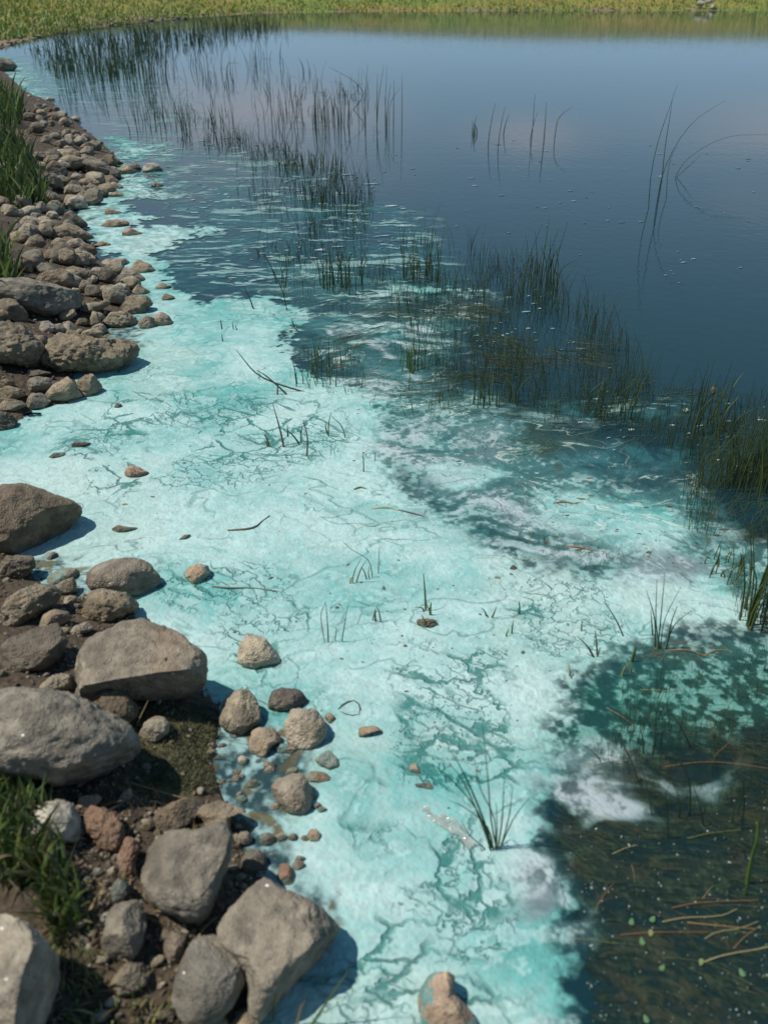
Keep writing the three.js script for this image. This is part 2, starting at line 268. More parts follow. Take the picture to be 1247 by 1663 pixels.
  if (G > 0) {
    const p = sstep(-0.35, 0.4, 0.3 * eH + 0.8 * eS + 0.7 * eC + 0.3 * s2 + 0.1 * eB), sw = sstep(-0.2, 0.35, 0.6 * st + 0.9 * eS + 0.2 * eH);
    const fr = mix(0.17, 0.40, p * sw), fg = mix(0.225, 0.45, p * sw), fb = mix(0.245, 0.475, p * sw), k = 0.85 * G * sstep(-0.4, 0.3, eA + 0.4 * st + 0.7 * eS);
    r = mix(r, fr, k); g = mix(g, fg, k); b = mix(b, fb, k); a = mix(a, Math.max(a * 0.6, 0.42 + 0.5 * p * sw), k);
  }
  const under = (k, R, Gn, Bn) => { const n = a + k * (1 - a); if (n < 1e-4) return; const w = k * (1 - a) / n; r = mix(r, R, w); g = mix(g, Gn, w); b = mix(b, Bn, w); a = n; };
  // teal slurry, curdled, with dark clear cells
  const T = sstep(-28, 28, tealL(u, v) + 26 * eA + 14 * eH), low = 1 - sstep(2.0, 2.5, D);
  if (T > 0) {
    const mo = mix(sstep(-0.35, 0.4, 1.3 * eS + 0.35 * eC), sstep(-0.4, 0.4, 0.9 * eH + 1.0 * eC + 0.35 * t1 + 0.12 * eB), low), k = T * (mix(0.44, 0.26, low) + mix(0.42, 0.55, low) * mo);
    const p = sstep(0.0, 0.45, mix(eS, eH, low) + eC); under(k * (1 - 0.6 * a), mix(mix(0.075, 0.028, low), mix(0.27, 0.13, low), p), mix(mix(0.20, 0.13, low), mix(0.42, 0.32, low), p), mix(mix(0.20, 0.105, low), mix(0.40, 0.28, low), p));
  }
  // thin streaked film
  const K = sstep(-22, 22, streakL(u, v) + 22 * eA + 16 * eH);
  if (K > 0) {
    const ln = sstep(0.16, 0.46, st + 0.6 * s2) , veil = clamp(0.20 + 0.35 * t1 + 0.35 * eH, 0.02, 0.5), fd = mix(1, 0.45, sstep(5, 12, D)), k = K * fd * Math.max(veil, ln * 0.62);
    under(k, mix(0.05, 0.28, ln), mix(0.19, 0.45, ln), mix(0.21, 0.43, ln));
  }
  // murky veil with pale foam lines drawn out into swirls
  const Mk = sstep(-30, 30, murkL(u, v) + 26 * eA);
  if (Mk > 0) {
    const V = x + 0.34 * wx, W2 = z + 0.26 * wz, f = fbm2(V * 4.2 + 5, W2 * 8.5, 4), l1 = 1 - sstep(0.02, 0.055, Math.abs(f)), l2 = 1 - sstep(0.02, 0.05, Math.abs(fbm2(V * 9 + 25, W2 * 19, 3))), ln = clamp((l1 * 0.9 + l2 * 0.6) * sstep(-0.25, 0.25, eA + 0.5 * st)), k = Mk * Math.max(0.24 + 0.25 * t1, ln * (0.6 + 0.4 * sstep(-0.2, 0.3, eH)));
    under(k, mix(0.05, 0.40, ln), mix(0.15, 0.50, ln), mix(0.155, 0.45, ln));
    const dl = (1 - sstep(0.01, 0.045, Math.abs(fbm2(V * 6 + 61, W2 * 14 + 9, 4)))) * Mk * sstep(-0.2, 0.2, eA) * 0.75; r = mix(r, 0.05, dl); g = mix(g, 0.09, dl); b = mix(b, 0.09, dl);
    const pl = (1 - sstep(0.012, 0.04, Math.abs(fbm2(V * 5 + 81, W2 * 12 + 33, 4)))) * Mk * sstep(-0.1, 0.3, st + 0.2) * 0.85; r = mix(r, 0.46, pl); g = mix(g, 0.54, pl); b = mix(b, 0.47, pl); a = Math.max(a, pl * 0.9);
  }
  // drowned weed
  const Wd = sstep(-24, 20, weedL(u, v) + 26 * eA + 20 * eH);
  if (Wd > 0) {
    const f = n2(X * 40 + 30 * wz, Z * 170 * q), p = sstep(-0.1, 0.5, eC + 0.5 * f), k = Wd * sstep(-0.3, 0.4, 0.6 * eH + 0.7 * eS + 0.25 * f) * 0.6 + Wd * 0.34;
    const br = sstep(0.0, 0.4, t2 + 0.3 * f); under(k * (1 - 0.3 * a), mix(mix(0.011, 0.022, p), 0.028, br), mix(mix(0.023, 0.040, p), 0.034, br), mix(mix(0.017, 0.024, p), 0.021, br));
  }
  // cyan cloud over the shallow stones
  const Bl = sstep(-14, 18, blueL(u, v) + 20 * eA + 24 * eH);
  if (Bl > 0) { const p = clamp(0.5 + 1.2 * t2 + 1.0 * eC + 0.3 * eH), e = sstep(0.05, 0.35, eH + 0.4 * t1); r = mix(r, mix(mix(0.035, 0.24, p), 0.12, e), Bl); g = mix(g, mix(mix(0.085, 0.38, p), 0.115, e), Bl); b = mix(b, mix(mix(0.095, 0.38, p), 0.07, e), Bl); a = mix(a, 0.55 + 0.4 * p, Bl); }
  o[0] = r; o[1] = g; o[2] = b; o[3] = clamp(a); o[4] = clamp(h);
}
{
  const mats = [], group = new THREE.Group(); group.name = 'algae_scum'; scene.add(group);
  tag(group, 'pale turquoise algae scum spread over the water along the stony shore', 'algae', null, 'stuff');
  const sheet = (x0, x1, z0, z1, w, h) => {
    const H = new Uint8Array(w * h * 4), o5 = [0, 0, 0, 0, 0]; let k = 0;
    const c = tex(w, h, (u, v, o) => { scum(mix(x0, x1, u), mix(z0, z1, v), o5); o[0] = o5[0]; o[1] = o5[1]; o[2] = o5[2]; o[3] = o5[3]; H[k] = H[k + 1] = H[k + 2] = o5[4] * 255; H[k + 3] = 255; k += 4; }, true, false);
    const b = new THREE.DataTexture(H, w, h, THREE.RGBAFormat); b.magFilter = THREE.LinearFilter; b.needsUpdate = true;
    const g = new THREE.BufferGeometry();
    g.setAttribute('position', new THREE.Float32BufferAttribute([x0, 0.004, z0, x1, 0.004, z0, x1, 0.004, z1, x0, 0.004, z1], 3));
    g.setAttribute('normal', new THREE.Float32BufferAttribute([0, 1, 0, 0, 1, 0, 0, 1, 0, 0, 1, 0], 3));
    g.setAttribute('uv', new THREE.Float32BufferAttribute([0, 0, 1, 0, 1, 1, 0, 1], 2)); g.setIndex([0, 1, 2, 0, 2, 3]);
    put('scum_sheet', g, new THREE.MeshPhysicalMaterial({ map: c, transparent: true, bumpMap: b, bumpScale: 0.013, roughness: 0.6, specularIntensity: 0.35, side: THREE.DoubleSide }), group);
  };
  sheet(-1.9, 2.1, -0.5, -3.9, 2048, 1740);
  sheet(-4.3, 5.6, -3.9, -11.5, 2048, 1570);
  sheet(-12, 6, -11.5, -34, 900, 1100);
}

// ---------------------------------------------------------------- stones
const stoneMat = [0, 1].map(i => new THREE.MeshStandardMaterial({ vertexColors: true, map: grainA, bumpMap: grainH, bumpScale: i ? 0.012 : 0.0075, roughness: 0.86 }));
const icoCache = {};
function ico(detail) {
  if (!icoCache[detail]) { const g = new THREE.IcosahedronGeometry(1, detail); g.deleteAttribute('uv'); g.deleteAttribute('normal'); icoCache[detail] = mergeVertices(g, 1e-5); }
  return icoCache[detail];
}
const TONES = { tan: [0.27, 0.222, 0.155], grey: [0.215, 0.188, 0.147], dark: [0.13, 0.111, 0.086], brown: [0.19, 0.150, 0.102], pale: [0.37, 0.325, 0.25], white: [0.47, 0.44, 0.37], red: [0.19, 0.122, 0.082], orange: [0.36, 0.25, 0.165], green: [0.15, 0.168, 0.142], warm: [0.30, 0.25, 0.185] };
function boxUV(g, s) {
  const q = g.toNonIndexed(), p = q.attributes.position, n = q.attributes.normal, uv = new Float32Array(p.count * 2);
  for (let i = 0; i < p.count; i += 3) {
    let ax = 0, ay = 0, az = 0; for (let k = 0; k < 3; k++) { ax += n.getX(i + k); ay += n.getY(i + k); az += n.getZ(i + k); }
    ax = Math.abs(ax); ay = Math.abs(ay); az = Math.abs(az);
    for (let k = 0; k < 3; k++) {
      const x = p.getX(i + k), y = p.getY(i + k), z = p.getZ(i + k), o = (i + k) * 2;
      if (ay >= ax && ay >= az) { uv[o] = x / s; uv[o + 1] = z / s; } else if (ax >= az) { uv[o] = z / s + 0.37; uv[o + 1] = y / s; } else { uv[o] = x / s + 0.71; uv[o + 1] = y / s; }
    }
  }
  q.setAttribute('uv', new THREE.BufferAttribute(uv, 2)); return q;
}
const occupied = [];                                               // footprints, so that the small stones keep clear
let stoneSeed = 100; const REFS = [], AUTO = [];
// outline: points of the stone's contour as surveyed in the photograph; o: tone, k (how high its middle sits), thick, cuts, rough, band, stain
function stone(outline, name, label, category, o = {}) {
  const R = rng(stoneSeed += 17), xs = outline.map(p => p[0]), ys = outline.map(p => p[1]);
  const x0 = Math.min(...xs), x1 = Math.max(...xs), y0 = Math.min(...ys), y1 = Math.max(...ys), cx = (x0 + x1) / 2, cy = (y0 + y1) / 2;
  const d = ray(cx, cy), thick = o.thick ?? 0.8, k = (o.k ?? 0.65) * (name === 'boulder' ? 1.25 : 1.12);
  let t = 0.5, C, rx, ry, rz;
  for (; t < 40; t *= 1.002) {
    C = CAM.clone().addScaledVector(d, t); rx = (x1 - x0) / 2 / FL * t; ry = (y1 - y0) / 2 / FL * t;
    const dip = Math.atan2(-d.y, Math.hypot(d.x, d.z));
    rz = o.rz ? o.rz * Math.max(rx, ry) : thick * Math.sqrt(rx * Math.max(ry, rx * 0.35));
    const ext = Math.hypot(ry * Math.cos(dip), rz * Math.sin(dip));
    if (C.y <= Math.max(0, terrain(C.x, C.z)) + k * ext) break;
  }
  const rad = new Float32Array(96);
  for (let i = 0; i < 96; i++) {                                   // reach of the outline in each direction, in units of (rx, ry)
    const a = i / 96 * 2 * Math.PI, dx = Math.cos(a), dy = Math.sin(a); let best = 0.3;
    for (let q = 0, p = outline.length - 1; q < outline.length; p = q++) {
      const ax = (outline[p][0] - cx) / FL * t, ay = -(outline[p][1] - cy) / FL * t, bx = (outline[q][0] - cx) / FL * t, by = -(outline[q][1] - cy) / FL * t;
      const ex = bx - ax, ey = by - ay, den = dx * ey - dy * ex; if (Math.abs(den) < 1e-12) continue;
      const s = (ax * ey - ay * ex) / den, w = (ax * dy - ay * dx) / den; if (w >= 0 && w <= 1 && s > 0) best = Math.max(best * (best > 0.3 ? 1 : 0), s);
    }
    rad[i] = best;
  }
  const sm = rad.map((v, i) => (rad[(i + 95) % 96] + 2 * v + rad[(i + 1) % 96]) / 4), mean = (rx + ry) / 2;
  const reach = a => { let f = a / (2 * Math.PI) * 96; f = ((f % 96) + 96) % 96; const i = Math.floor(f); return mix(sm[i], sm[(i + 1) % 96], f - i); };
  const look = d.clone().normalize(), E1 = new THREE.Vector3().crossVectors(look, new THREE.Vector3(0, 1, 0)).normalize(), E2 = new THREE.Vector3().crossVectors(E1, look), E3 = look.clone().negate();
  const px = Math.max(x1 - x0, y1 - y0), detail = o.detail ?? (px > 130 ? 36 : px > 60 ? 24 : px > 30 ? 14 : 8);
  const src = ico(detail), g = src.clone(), p = g.attributes.position, v = new THREE.Vector3(), off = [R() * 50, R() * 50, R() * 50];
  const cuts = (o.cuts ?? []).map(([x, y, z, dd]) => ({ n: new THREE.Vector3(x, y, z).normalize(), d: dd }));
  const nr = o.facets ?? 6;
  for (let i = 0; i < nr; i++) { const a = R() * 6.283, y = 0.05 + R() * 0.9; cuts.push({ n: new THREE.Vector3(Math.cos(a) * Math.sqrt(1 - y * y), y, Math.sin(a) * Math.sqrt(1 - y * y)), d: 0.60 + 0.24 * R() }); }
  const lump = (o.lump ?? 0.07) * mean, fr = 1.6 / mean, rough = (o.rough > 0.035 ? 2.0 : 1.6) * (o.rough ?? 0.03) * mean;
  const rads = cuts.map(c => Math.sqrt((c.n.dot(E1) * rx) ** 2 + (c.n.dot(E2) * ry) ** 2 + (c.n.dot(E3) * rz) ** 2));
  const nn = new THREE.Vector3();
  for (let i = 0; i < p.count; i++) {
    const nx = p.getX(i), ny = p.getY(i), nz = p.getZ(i), s = Math.sqrt(nx * nx + ny * ny), a = Math.atan2(ny / ry * mean, nx / rx * mean) , aa = Math.atan2(ny * ry, nx * rx), rr = reach(aa);
    const sq = Math.pow(s, o.square ?? 0.85);
    v.set(0, 0, 0).addScaledVector(E1, Math.cos(aa) * rr * sq).addScaledVector(E2, Math.sin(aa) * rr * sq).addScaledVector(E3, nz * rz);
    nn.copy(v).normalize();
    cuts.forEach((c, q) => { const e = v.dot(c.n) - c.d * rads[q]; if (e > 0) v.addScaledVector(c.n, -e * 0.86); else if (e > -0.06 * mean) v.addScaledVector(c.n, -0.01 * mean * (1 + e / (0.06 * mean))); });
    const L = fbm3(v.x * fr + off[0], v.y * fr + off[1], v.z * fr + off[2], 3) * lump + (0.35 - Math.abs(fbm3(v.x * fr * 1.7 + off[2], v.y * fr * 2.3 + off[0], v.z * fr * 1.7 + off[1], 3))) * (o.chip ?? (o.rough > 0.035 ? 0.13 : 0.075)) * mean;
    const F = fbm3(v.x * fr * 5 + off[1], v.y * fr * 5 + off[2], v.z * fr * 5 + off[0], 4) * rough, pit = Math.max(0, n3(v.x * fr * 7 + off[2], v.y * fr * 7, v.z * fr * 7) - 0.45) * rough * 1.4;
    v.addScaledVector(nn, L + F - pit);
    p.setXYZ(i, v.x, v.y, v.z);
  }
  g.computeVertexNormals();
  // what the stone is made of: mottles, mineral bands, lichen and dried algae
  const shoreS = polyDist(lake, C.x, C.z), T = TONES[o.tone ?? 'grey'], col = new Float32Array(p.count * 3), jit = 0.85 + 0.34 * R(), warm = (R() - 0.5) * 0.10;
  for (let i = 0; i < p.count; i++) {
    const x = p.getX(i) + off[0], y = p.getY(i) + off[1], z = p.getZ(i) + off[2];
    const a = fbm3(x * 9, y * 9, z * 9, 4), b = fbm3(x * 38, y * 38, z * 38, 3), li = sstep(0.22, 0.48, fbm3(x * 16 + 9, y * 16, z * 16, 4));
    let m = jit * (1.04 + 0.5 * a + 0.5 * b), r = T[0] * m * (1 + warm), gg = T[1] * m, bb = T[2] * m * (1 - warm);
    if (o.band) { const s = Math.sin((y * 1.1 + x * 0.5 + z * 0.35) * 110 + 4 * a) * 0.5 + 0.5; const w = o.band * s * s; r *= 1 - 0.4 * w; gg *= 1 - 0.4 * w; bb *= 1 - 0.35 * w; }
    r = mix(r, 0.34, li * 0.4); gg = mix(gg, 0.305, li * 0.4); bb = mix(bb, 0.245, li * 0.4);
    const rust = sstep(0.25, 0.55, fbm3(x * 6 + 40, y * 6, z * 6, 3)) * (o.rust ?? 0.25); r = mix(r, 0.24, rust); gg = mix(gg, 0.135, rust); bb = mix(bb, 0.07, rust);
    const dk = sstep(0.12, 0.3, fbm3(x * 24 + 60, y * 24, z * 24, 4)) * 0.42; r = mix(r, T[0] * 0.38, dk); gg = mix(gg, T[1] * 0.38, dk); bb = mix(bb, T[2] * 0.38, dk);
    if (o.stain) { const w = sstep(0.05, 0.22, fbm3(x * 22 + 3, y * 22, z * 22 + 8, 3)) * o.stain; r = mix(r, 0.13, w); gg = mix(gg, 0.33, w); bb = mix(bb, 0.31, w); }
    if (o.moss) { const w = sstep(0.0, 0.3, fbm3(x * 14 + 3, y * 14, z * 14 + 8, 3)) * o.moss; r = mix(r, 0.07, w); gg = mix(gg, 0.075, w); bb = mix(bb, 0.03, w); }
    const wy = p.getY(i) + C.y; if (wy < 0.06 && shoreS > -0.03) { const w = 0.75 * sstep(0.0, 0.012, 0.014 + 0.020 * a + 0.018 * b - wy); r = mix(r, 0.085, w); gg = mix(gg, 0.155, w); bb = mix(bb, 0.13, w); }
    col[i * 3] = r; col[i * 3 + 1] = gg; col[i * 3 + 2] = bb;
  }
  g.setAttribute('color', new THREE.BufferAttribute(col, 3));
  const q = boxUV(g, 0.25), uv = q.attributes.uv; for (let i = 0; i < uv.count; i++) uv.setXY(i, uv.getX(i) + off[0], uv.getY(i) + off[1]);
  if (o.collect) { o.collect.push(q.translate(C.x, C.y, C.z)); return null; }
  const m = put(name, q, stoneMat[px > 110 && (o.rough ?? 0) > 0.03 ? 1 : 0]); m.position.copy(C);
  tag(m, label, category, o.group);
  if (o.ref) REFS.push({ x: cx, y: cy, name: o.ref });
  if (o.auto) AUTO.push({ m, x: cx, y: cy, tone: o.tone, px });
  occupied.push([C.x, C.z, rx * 0.92, Math.max(ry, rz) * 0.85]);
  return { mesh: m, C, E1, E2, E3, rx, ry, rz };
}
const zoom = (x0, y0, s) => list => list.map(([x, y]) => [x0 + x / s, y0 + y / s]);
const A = zoom(0, 720, 3.464), B = zoom(0, 960, 3.464), Cz = zoom(0, 1200, 4.157), Dz = zoom(280, 1000, 3.897), E = zoom(200, 1220, 3.1175), F = zoom(240, 1400, 3.464), G = zoom(0, 1400, 4.157), Hz = zoom(560, 1400, 3.464), I = zoom(0, 240, 3.668), J = zoom(0, 460, 3.668), P1 = l => l;
const near = {};
// the stones at the photographer's feet and along the near water's edge
near.edgeBoulder = stone(A([[-130, 420], [-90, 290], [0, 228], [80, 215], [175, 222], [250, 265], [330, 325], [410, 380], [445, 420], [445, 450], [410, 490], [330, 545], [240, 595], [150, 615], [50, 610], [-40, 600], [-110, 520]]), 'boulder', 'large smooth brown boulder standing in the scum, cut by the left edge of the photo', 'boulder', { ref: 'large edge boulder', tone: 'brown', k: 0.48, facets: 2, lump: 0.05, rough: 0.018, square: 0.95, band: 0.3, rz: 0.8, cuts: [[0.8, -0.2, 0.7, 0.62]] });
near.oval = stone(A([[497, 735], [520, 690], [570, 660], [660, 643], [760, 650], [820, 670], [860, 720], [900, 790], [890, 830], [850, 860], [780, 880], [700, 872], [620, 840], [540, 810], [505, 775]]), 'boulder', 'smooth oval grey-brown boulder half in the scum, behind the knobbly triangular rock', 'boulder', { ref: 'oval boulder', tone: 'grey', k: 0.5, facets: 2, square: 0.95, rough: 0.012 });
stone(A([[415, 985], [425, 900], [460, 830], [500, 798], [560, 800], [640, 840], [720, 870], [780, 905], [792, 950], [740, 975], [640, 990], [560, 1010], [470, 1010]]), 'rock', 'rough tan triangular rock between the oval boulder and the flat grey slab', 'rock', { tone: 'tan', rough: 0.04, k: 0.5 });
stone(A([[10, 690], [25, 640], [70, 610], [130, 615], [190, 660], [195, 720], [130, 757], [40, 785], [5, 750]]), 'rock', 'craggy dark brown rock with moss at its foot, just below the large edge boulder', 'rock', { tone: 'brown', rough: 0.05, moss: 0.4, k: 0.5 });
stone(A([[268, 750], [290, 712], [340, 700], [400, 705], [460, 732], [430, 765], [340, 795], [280, 790]]), 'stone', 'flat tan stone coated with pale algae, lying in the dark puddle', 'stone', { tone: 'tan', k: 0.25, stain: 0.5 });
stone(A([[-30, 930], [10, 880], [60, 830], [160, 800], [250, 815], [330, 850], [345, 900], [320, 935], [220, 960], [100, 1010], [20, 1045], [-20, 1010]]), 'rock', 'long lumpy tan rock at the left edge, above the dark angular block', 'rock', { ref: 'long lumpy rock', tone: 'tan', rough: 0.045, k: 0.45 });
stone(A([[280, 815], [320, 785], [370, 770], [430, 765], [450, 800], [430, 840], [370, 860], [310, 850]]), 'rock', 'rounded tan knob of rock behind the long lumpy rock', 'rock', { tone: 'tan', rough: 0.035, k: 0.6 });
stone(A([[358, 885], [372, 858], [405, 848], [440, 872], [425, 905], [375, 915]]), 'stone', 'small pale tan stone wedged left of the rough triangular rock', 'stone', { tone: 'warm' });
stone(B([[208, 160], [240, 115], [320, 105], [390, 140], [405, 180], [335, 200], [230, 195]]), 'stone', 'loaf-shaped tan stone on top of the gap between two darker rocks', 'stone', { tone: 'tan', k: 0.7 });
stone(B([[395, 215], [430, 185], [500, 178], [545, 205], [500, 232], [420, 245]]), 'stone', 'small flat pale stone tucked behind the flat grey slab', 'stone', { tone: 'warm', k: 0.8 });
stone(B([[335, 215], [362, 200], [395, 212], [385, 240], [350, 245]]), 'stone', 'tiny tan stone left of the small flat pale stone', 'stone', { tone: 'tan', k: 0.8 });
stone(B([[-50, 350], [30, 250], [120, 215], [220, 200], [345, 212], [365, 290], [382, 345], [310, 430], [210, 468], [50, 440], [-40, 425]]), 'rock', 'angular dark grey block left of the flat slab, its flat top in sun', 'rock', { ref: 'dark angular block', tone: 'dark', rough: 0.03, square: 0.7, k: 0.5, cuts: [[0.05, 1, 0.1, 0.5]] });
near.slab = stone(B([[395, 365], [440, 280], [540, 210], [640, 165], [760, 135], [850, 145], [920, 200], [960, 240], [1060, 320], [1085, 380], [1145, 415], [1152, 460], [1140, 520], [1110, 620], [1060, 690], [940, 695], [820, 650], [700, 600], [560, 590], [450, 570], [415, 470]]), 'boulder', 'broad flat-topped grey slab with a pale speckled end, the largest rock at the water', 'boulder', { ref: 'flat grey slab', tone: 'grey', k: 0.72, square: 0.62, facets: 0, lump: 0.05, cuts: [[0.04, 1, 0.14, 0.36], [0.25, -0.42, 1, 0.5], [-0.9, 0.3, 0.3, 0.8]], rz: 0.62 });
near.big = stone([[-22, 1165], [-9, 1139], [0, 1122], [17, 1101], [43, 1097], [69, 1107], [98, 1119], [133, 1139], [162, 1165], [185, 1191], [204, 1214], [218, 1248], [207, 1265], [183, 1277], [144, 1289], [108, 1289], [79, 1272], [58, 1248], [20, 1230], [-10, 1210]], 'boulder', 'big rounded grey boulder with a pale streaked crown, left edge below the slab', 'boulder', { ref: 'big rounded boulder', tone: 'grey', k: 0.75, facets: 1, square: 0.95, lump: 0.05, band: 0.5, rz: 0.75, cuts: [[0.45, -0.5, 0.8, 0.72]] });
stone(B([[200, 490], [250, 460], [340, 465], [420, 500], [445, 560], [400, 580], [300, 560]]), 'rock', 'tan rock peeping out behind the big rounded boulder', 'rock', { tone: 'tan', k: 0.6, rough: 0.035 });
stone(B([[490, 630], [560, 560], [620, 510], [670, 520], [690, 570], [740, 640], [775, 690], [740, 745], [680, 775], [600, 745], [530, 690]]), 'rock', 'angular brown rock leaning against the front of the flat slab', 'rock', { tone: 'brown', rough: 0.03, square: 0.75 });
stone(B([[778, 790], [820, 730], [880, 700], [930, 715], [962, 770], [940, 820], [860, 848], [800, 828]]), 'stone', 'small pale grey-pink stone lying on the mossy mud', 'stone', { tone: 'pale', k: 0.6, facets: 6 });
near.cobble = stone(Dz([[383, 165], [405, 125], [480, 106], [560, 115], [600, 150], [635, 220], [678, 290], [668, 328], [600, 325], [500, 340], [440, 312], [398, 250]]), 'cobble', 'lone sunlit tan cobble with a dent in its side, sitting in the pale scum', 'cobble', { tone: 'pale', k: 0.5, rough: 0.035, facets: 6 });
stone(Dz([[266, 605], [310, 540], [370, 490], [430, 468], [500, 490], [530, 540], [557, 620], [545, 680], [480, 730], [430, 765], [360, 745], [310, 690]]), 'rock', 'faceted tan-grey rock at the right end of the flat slab, on the mud', 'rock', { ref: 'faceted tan-grey rock', tone: 'tan', rough: 0.03, square: 0.75, k: 0.6 });
stone(Dz([[572, 525], [620, 470], [700, 452], [780, 470], [840, 490], [890, 525], [870, 555], [800, 575], [720, 605], [640, 595], [585, 565]]), 'stone', 'flattened dark reddish-grey stone behind the speckled egg-shaped cobble', 'stone', { tone: 'dark', k: 0.5, rust: 0.5 });
near.egg = stone(Dz([[713, 745], [720, 660], [760, 590], [820, 555], [880, 560], [930, 620], [972, 685], [976, 745], [930, 805], [860, 853], [800, 853], [740, 805]]), 'cobble', 'speckled pale egg-shaped cobble standing upright at the scum edge', 'cobble', { ref: 'egg-shaped cobble', tone: 'pale', k: 0.6, facets: 2, square: 0.95 });
stone(Dz([[478, 785], [510, 720], [560, 705], [640, 720], [695, 765], [690, 805], [620, 835], [580, 893], [530, 893], [488, 852]]), 'stone', 'tan stone with a pale cap between the faceted rock and the egg-shaped cobble', 'stone', { tone: 'warm', k: 0.6 });
stone(Dz([[903, 905], [940, 862], [990, 848], [1040, 900], [1058, 960], [1000, 992], [930, 945]]), 'stone', 'flat orange-tan stone with algae on it, right below the egg-shaped cobble', 'stone', { tone: 'orange', k: 0.3, stain: 0.5 });
stone(Dz([[958, 625], [1000, 608], [1036, 650], [1012, 702], [980, 692]]), 'stone', 'tiny orange-tan stone touching the right side of the egg-shaped cobble', 'stone', { tone: 'orange', k: 0.35 });
stone(Dz([[650, 832], [690, 800], [760, 828], [797, 862], [760, 892], [680, 892]]), 'stone', 'small brown stone with bluish film, under the egg-shaped cobble', 'stone', { tone: 'orange', k: 0.3, stain: 0.7 });
near.egg2 = stone(E([[753, 165], [790, 120], [850, 107], [920, 128], [960, 190], [977, 250], [950, 292], [900, 322], [840, 312], [780, 255]]), 'cobble', 'smooth brown-grey cobble alone in the cyan shallows, below the orange stones', 'cobble', { ref: 'smooth cobble', tone: 'warm', k: 0.6, facets: 2, square: 0.95 });
stone(E([[913, 115], [960, 95], [1062, 108], [1052, 150], [990, 163], [940, 152]]), 'stone', 'flat tan stone lying just above the smooth cobble in the shallows', 'stone', { tone: 'orange', k: 0.3, stain: 0.3 });
stone(E([[132, 345], [180, 290], [250, 265], [340, 253], [378, 290], [372, 360], [300, 395], [200, 405], [145, 395]]), 'rock', 'flat brown-grey block behind the big two-lobed boulder', 'rock', { tone: 'brown', k: 0.6, square: 0.7, facets: 3 });
stone(E([[378, 285], [420, 255], [500, 250], [560, 262], [645, 268], [655, 310], [590, 325], [545, 340], [530, 405], [470, 425], [435, 400], [415, 330]]), 'rock', 'squarish brown rock with a shadowed right face, right of the flat brown-grey block', 'rock', { tone: 'brown', k: 0.65, square: 0.7, rough: 0.03 });
near.lobed = stone(E([[112, 530], [150, 430], [210, 390], [290, 383], [370, 400], [430, 430], [520, 410], [565, 435], [590, 500], [600, 580], [565, 660], [515, 725], [470, 785], [400, 838], [330, 855], [260, 825], [195, 765], [140, 700], [115, 620]]), 'boulder', 'big two-lobed grey boulder with a groove down its middle, low on the bank', 'boulder', { ref: 'two-lobed boulder', tone: 'grey', k: 0.8, lump: 0.11, facets: 2, square: 0.75, rough: 0.02, cuts: [[1, -0.2, 0.15, 0.55]] });
stone(E([[598, 615], [600, 540], [640, 493], [700, 500], [742, 560], [742, 600], [665, 615], [612, 630]]), 'stone', 'grey stone in cyan water right of the two-lobed boulder', 'stone', { tone: 'grey', k: 0.5, stain: 0.35 });
stone(E([[778, 625], [800, 568], [840, 575], [877, 640], [862, 685], [800, 675]]), 'stone', 'small dark red-brown pointed stone at the waterline', 'stone', { tone: 'red', k: 0.55 });
stone(E([[912, 445], [960, 383], [1004, 420], [998, 468], [950, 463]]), 'stone', 'little triangular orange stone in the scum above the pointed red-brown stone', 'stone', { tone: 'orange', k: 0.35, stain: 0.3 });
near.wedge = stone(F([[405, 390], [408, 330], [440, 250], [470, 150], [520, 85], [600, 58], [680, 90], [770, 160], [860, 230], [950, 280], [1040, 350], [1108, 415], [1090, 475], [1000, 565], [880, 655], [760, 715], [640, 785], [580, 815], [545, 775], [538, 700], [555, 640], [530, 560], [450, 460]]), 'boulder', 'large wedge-shaped grey boulder running to a point in the scum, low on the bank', 'boulder', { ref: 'wedge-shaped boulder', tone: 'grey', k: 0.5, square: 0.72, facets: 3, lump: 0.05, cuts: [[-0.1, 1, 0.05, 0.55], [0.85, -0.22, 0.7, 0.5]], rust: 0.3 });
near.ovalLow = stone(F([[126, 705], [150, 620], [200, 550], [260, 470], [330, 423], [400, 428], [470, 480], [540, 580], [552, 640], [530, 735], [450, 825], [360, 875], [260, 885], [180, 835], [138, 765]]), 'boulder', 'smooth egg-shaped grey boulder leaning against the wedge-shaped boulder', 'boulder', { ref: 'egg-shaped boulder', tone: 'grey', k: 0.7, facets: 2, square: 0.9, rough: 0.01, rust: 0.3 });
stone(F([[88, 475], [105, 400], [160, 368], [217, 388], [228, 450], [190, 515], [130, 570], [93, 545]]), 'stone', 'small grey upright stone left of the egg-shaped boulder', 'stone', { tone: 'grey', k: 0.7 });
near.pitted = stone(G([[682, 525], [700, 450], [740, 370], [800, 290], [870, 243], [940, 258], [980, 318], [1012, 390], [992, 470], [935, 575], [870, 635], [800, 668], [740, 645], [688, 595]]), 'rock', 'faceted mauve-grey rock with pits, left of the egg-shaped boulder', 'rock', { ref: 'pitted mauve-grey rock', tone: 'grey', k: 0.75, facets: 7, square: 0.8, rough: 0.03 });
near.corner = stone(G([[-120, 300], [-60, 225], [0, 213], [60, 250], [140, 280], [185, 315], [210, 400], [285, 520], [335, 700], [390, 800], [405, 1000], [310, 1100], [100, 1180], [-60, 1190], [-140, 800]]), 'boulder', 'large pale-topped boulder with pink streaks in the bottom left corner', 'boulder', { tone: 'pale', k: 0.75, square: 0.7, facets: 2, lump: 0.05, cuts: [[-0.35, 1, 0.1, 0.5], [1, 0.0, 0.1, 0.45]], band: 0.2, rz: 0.7 });
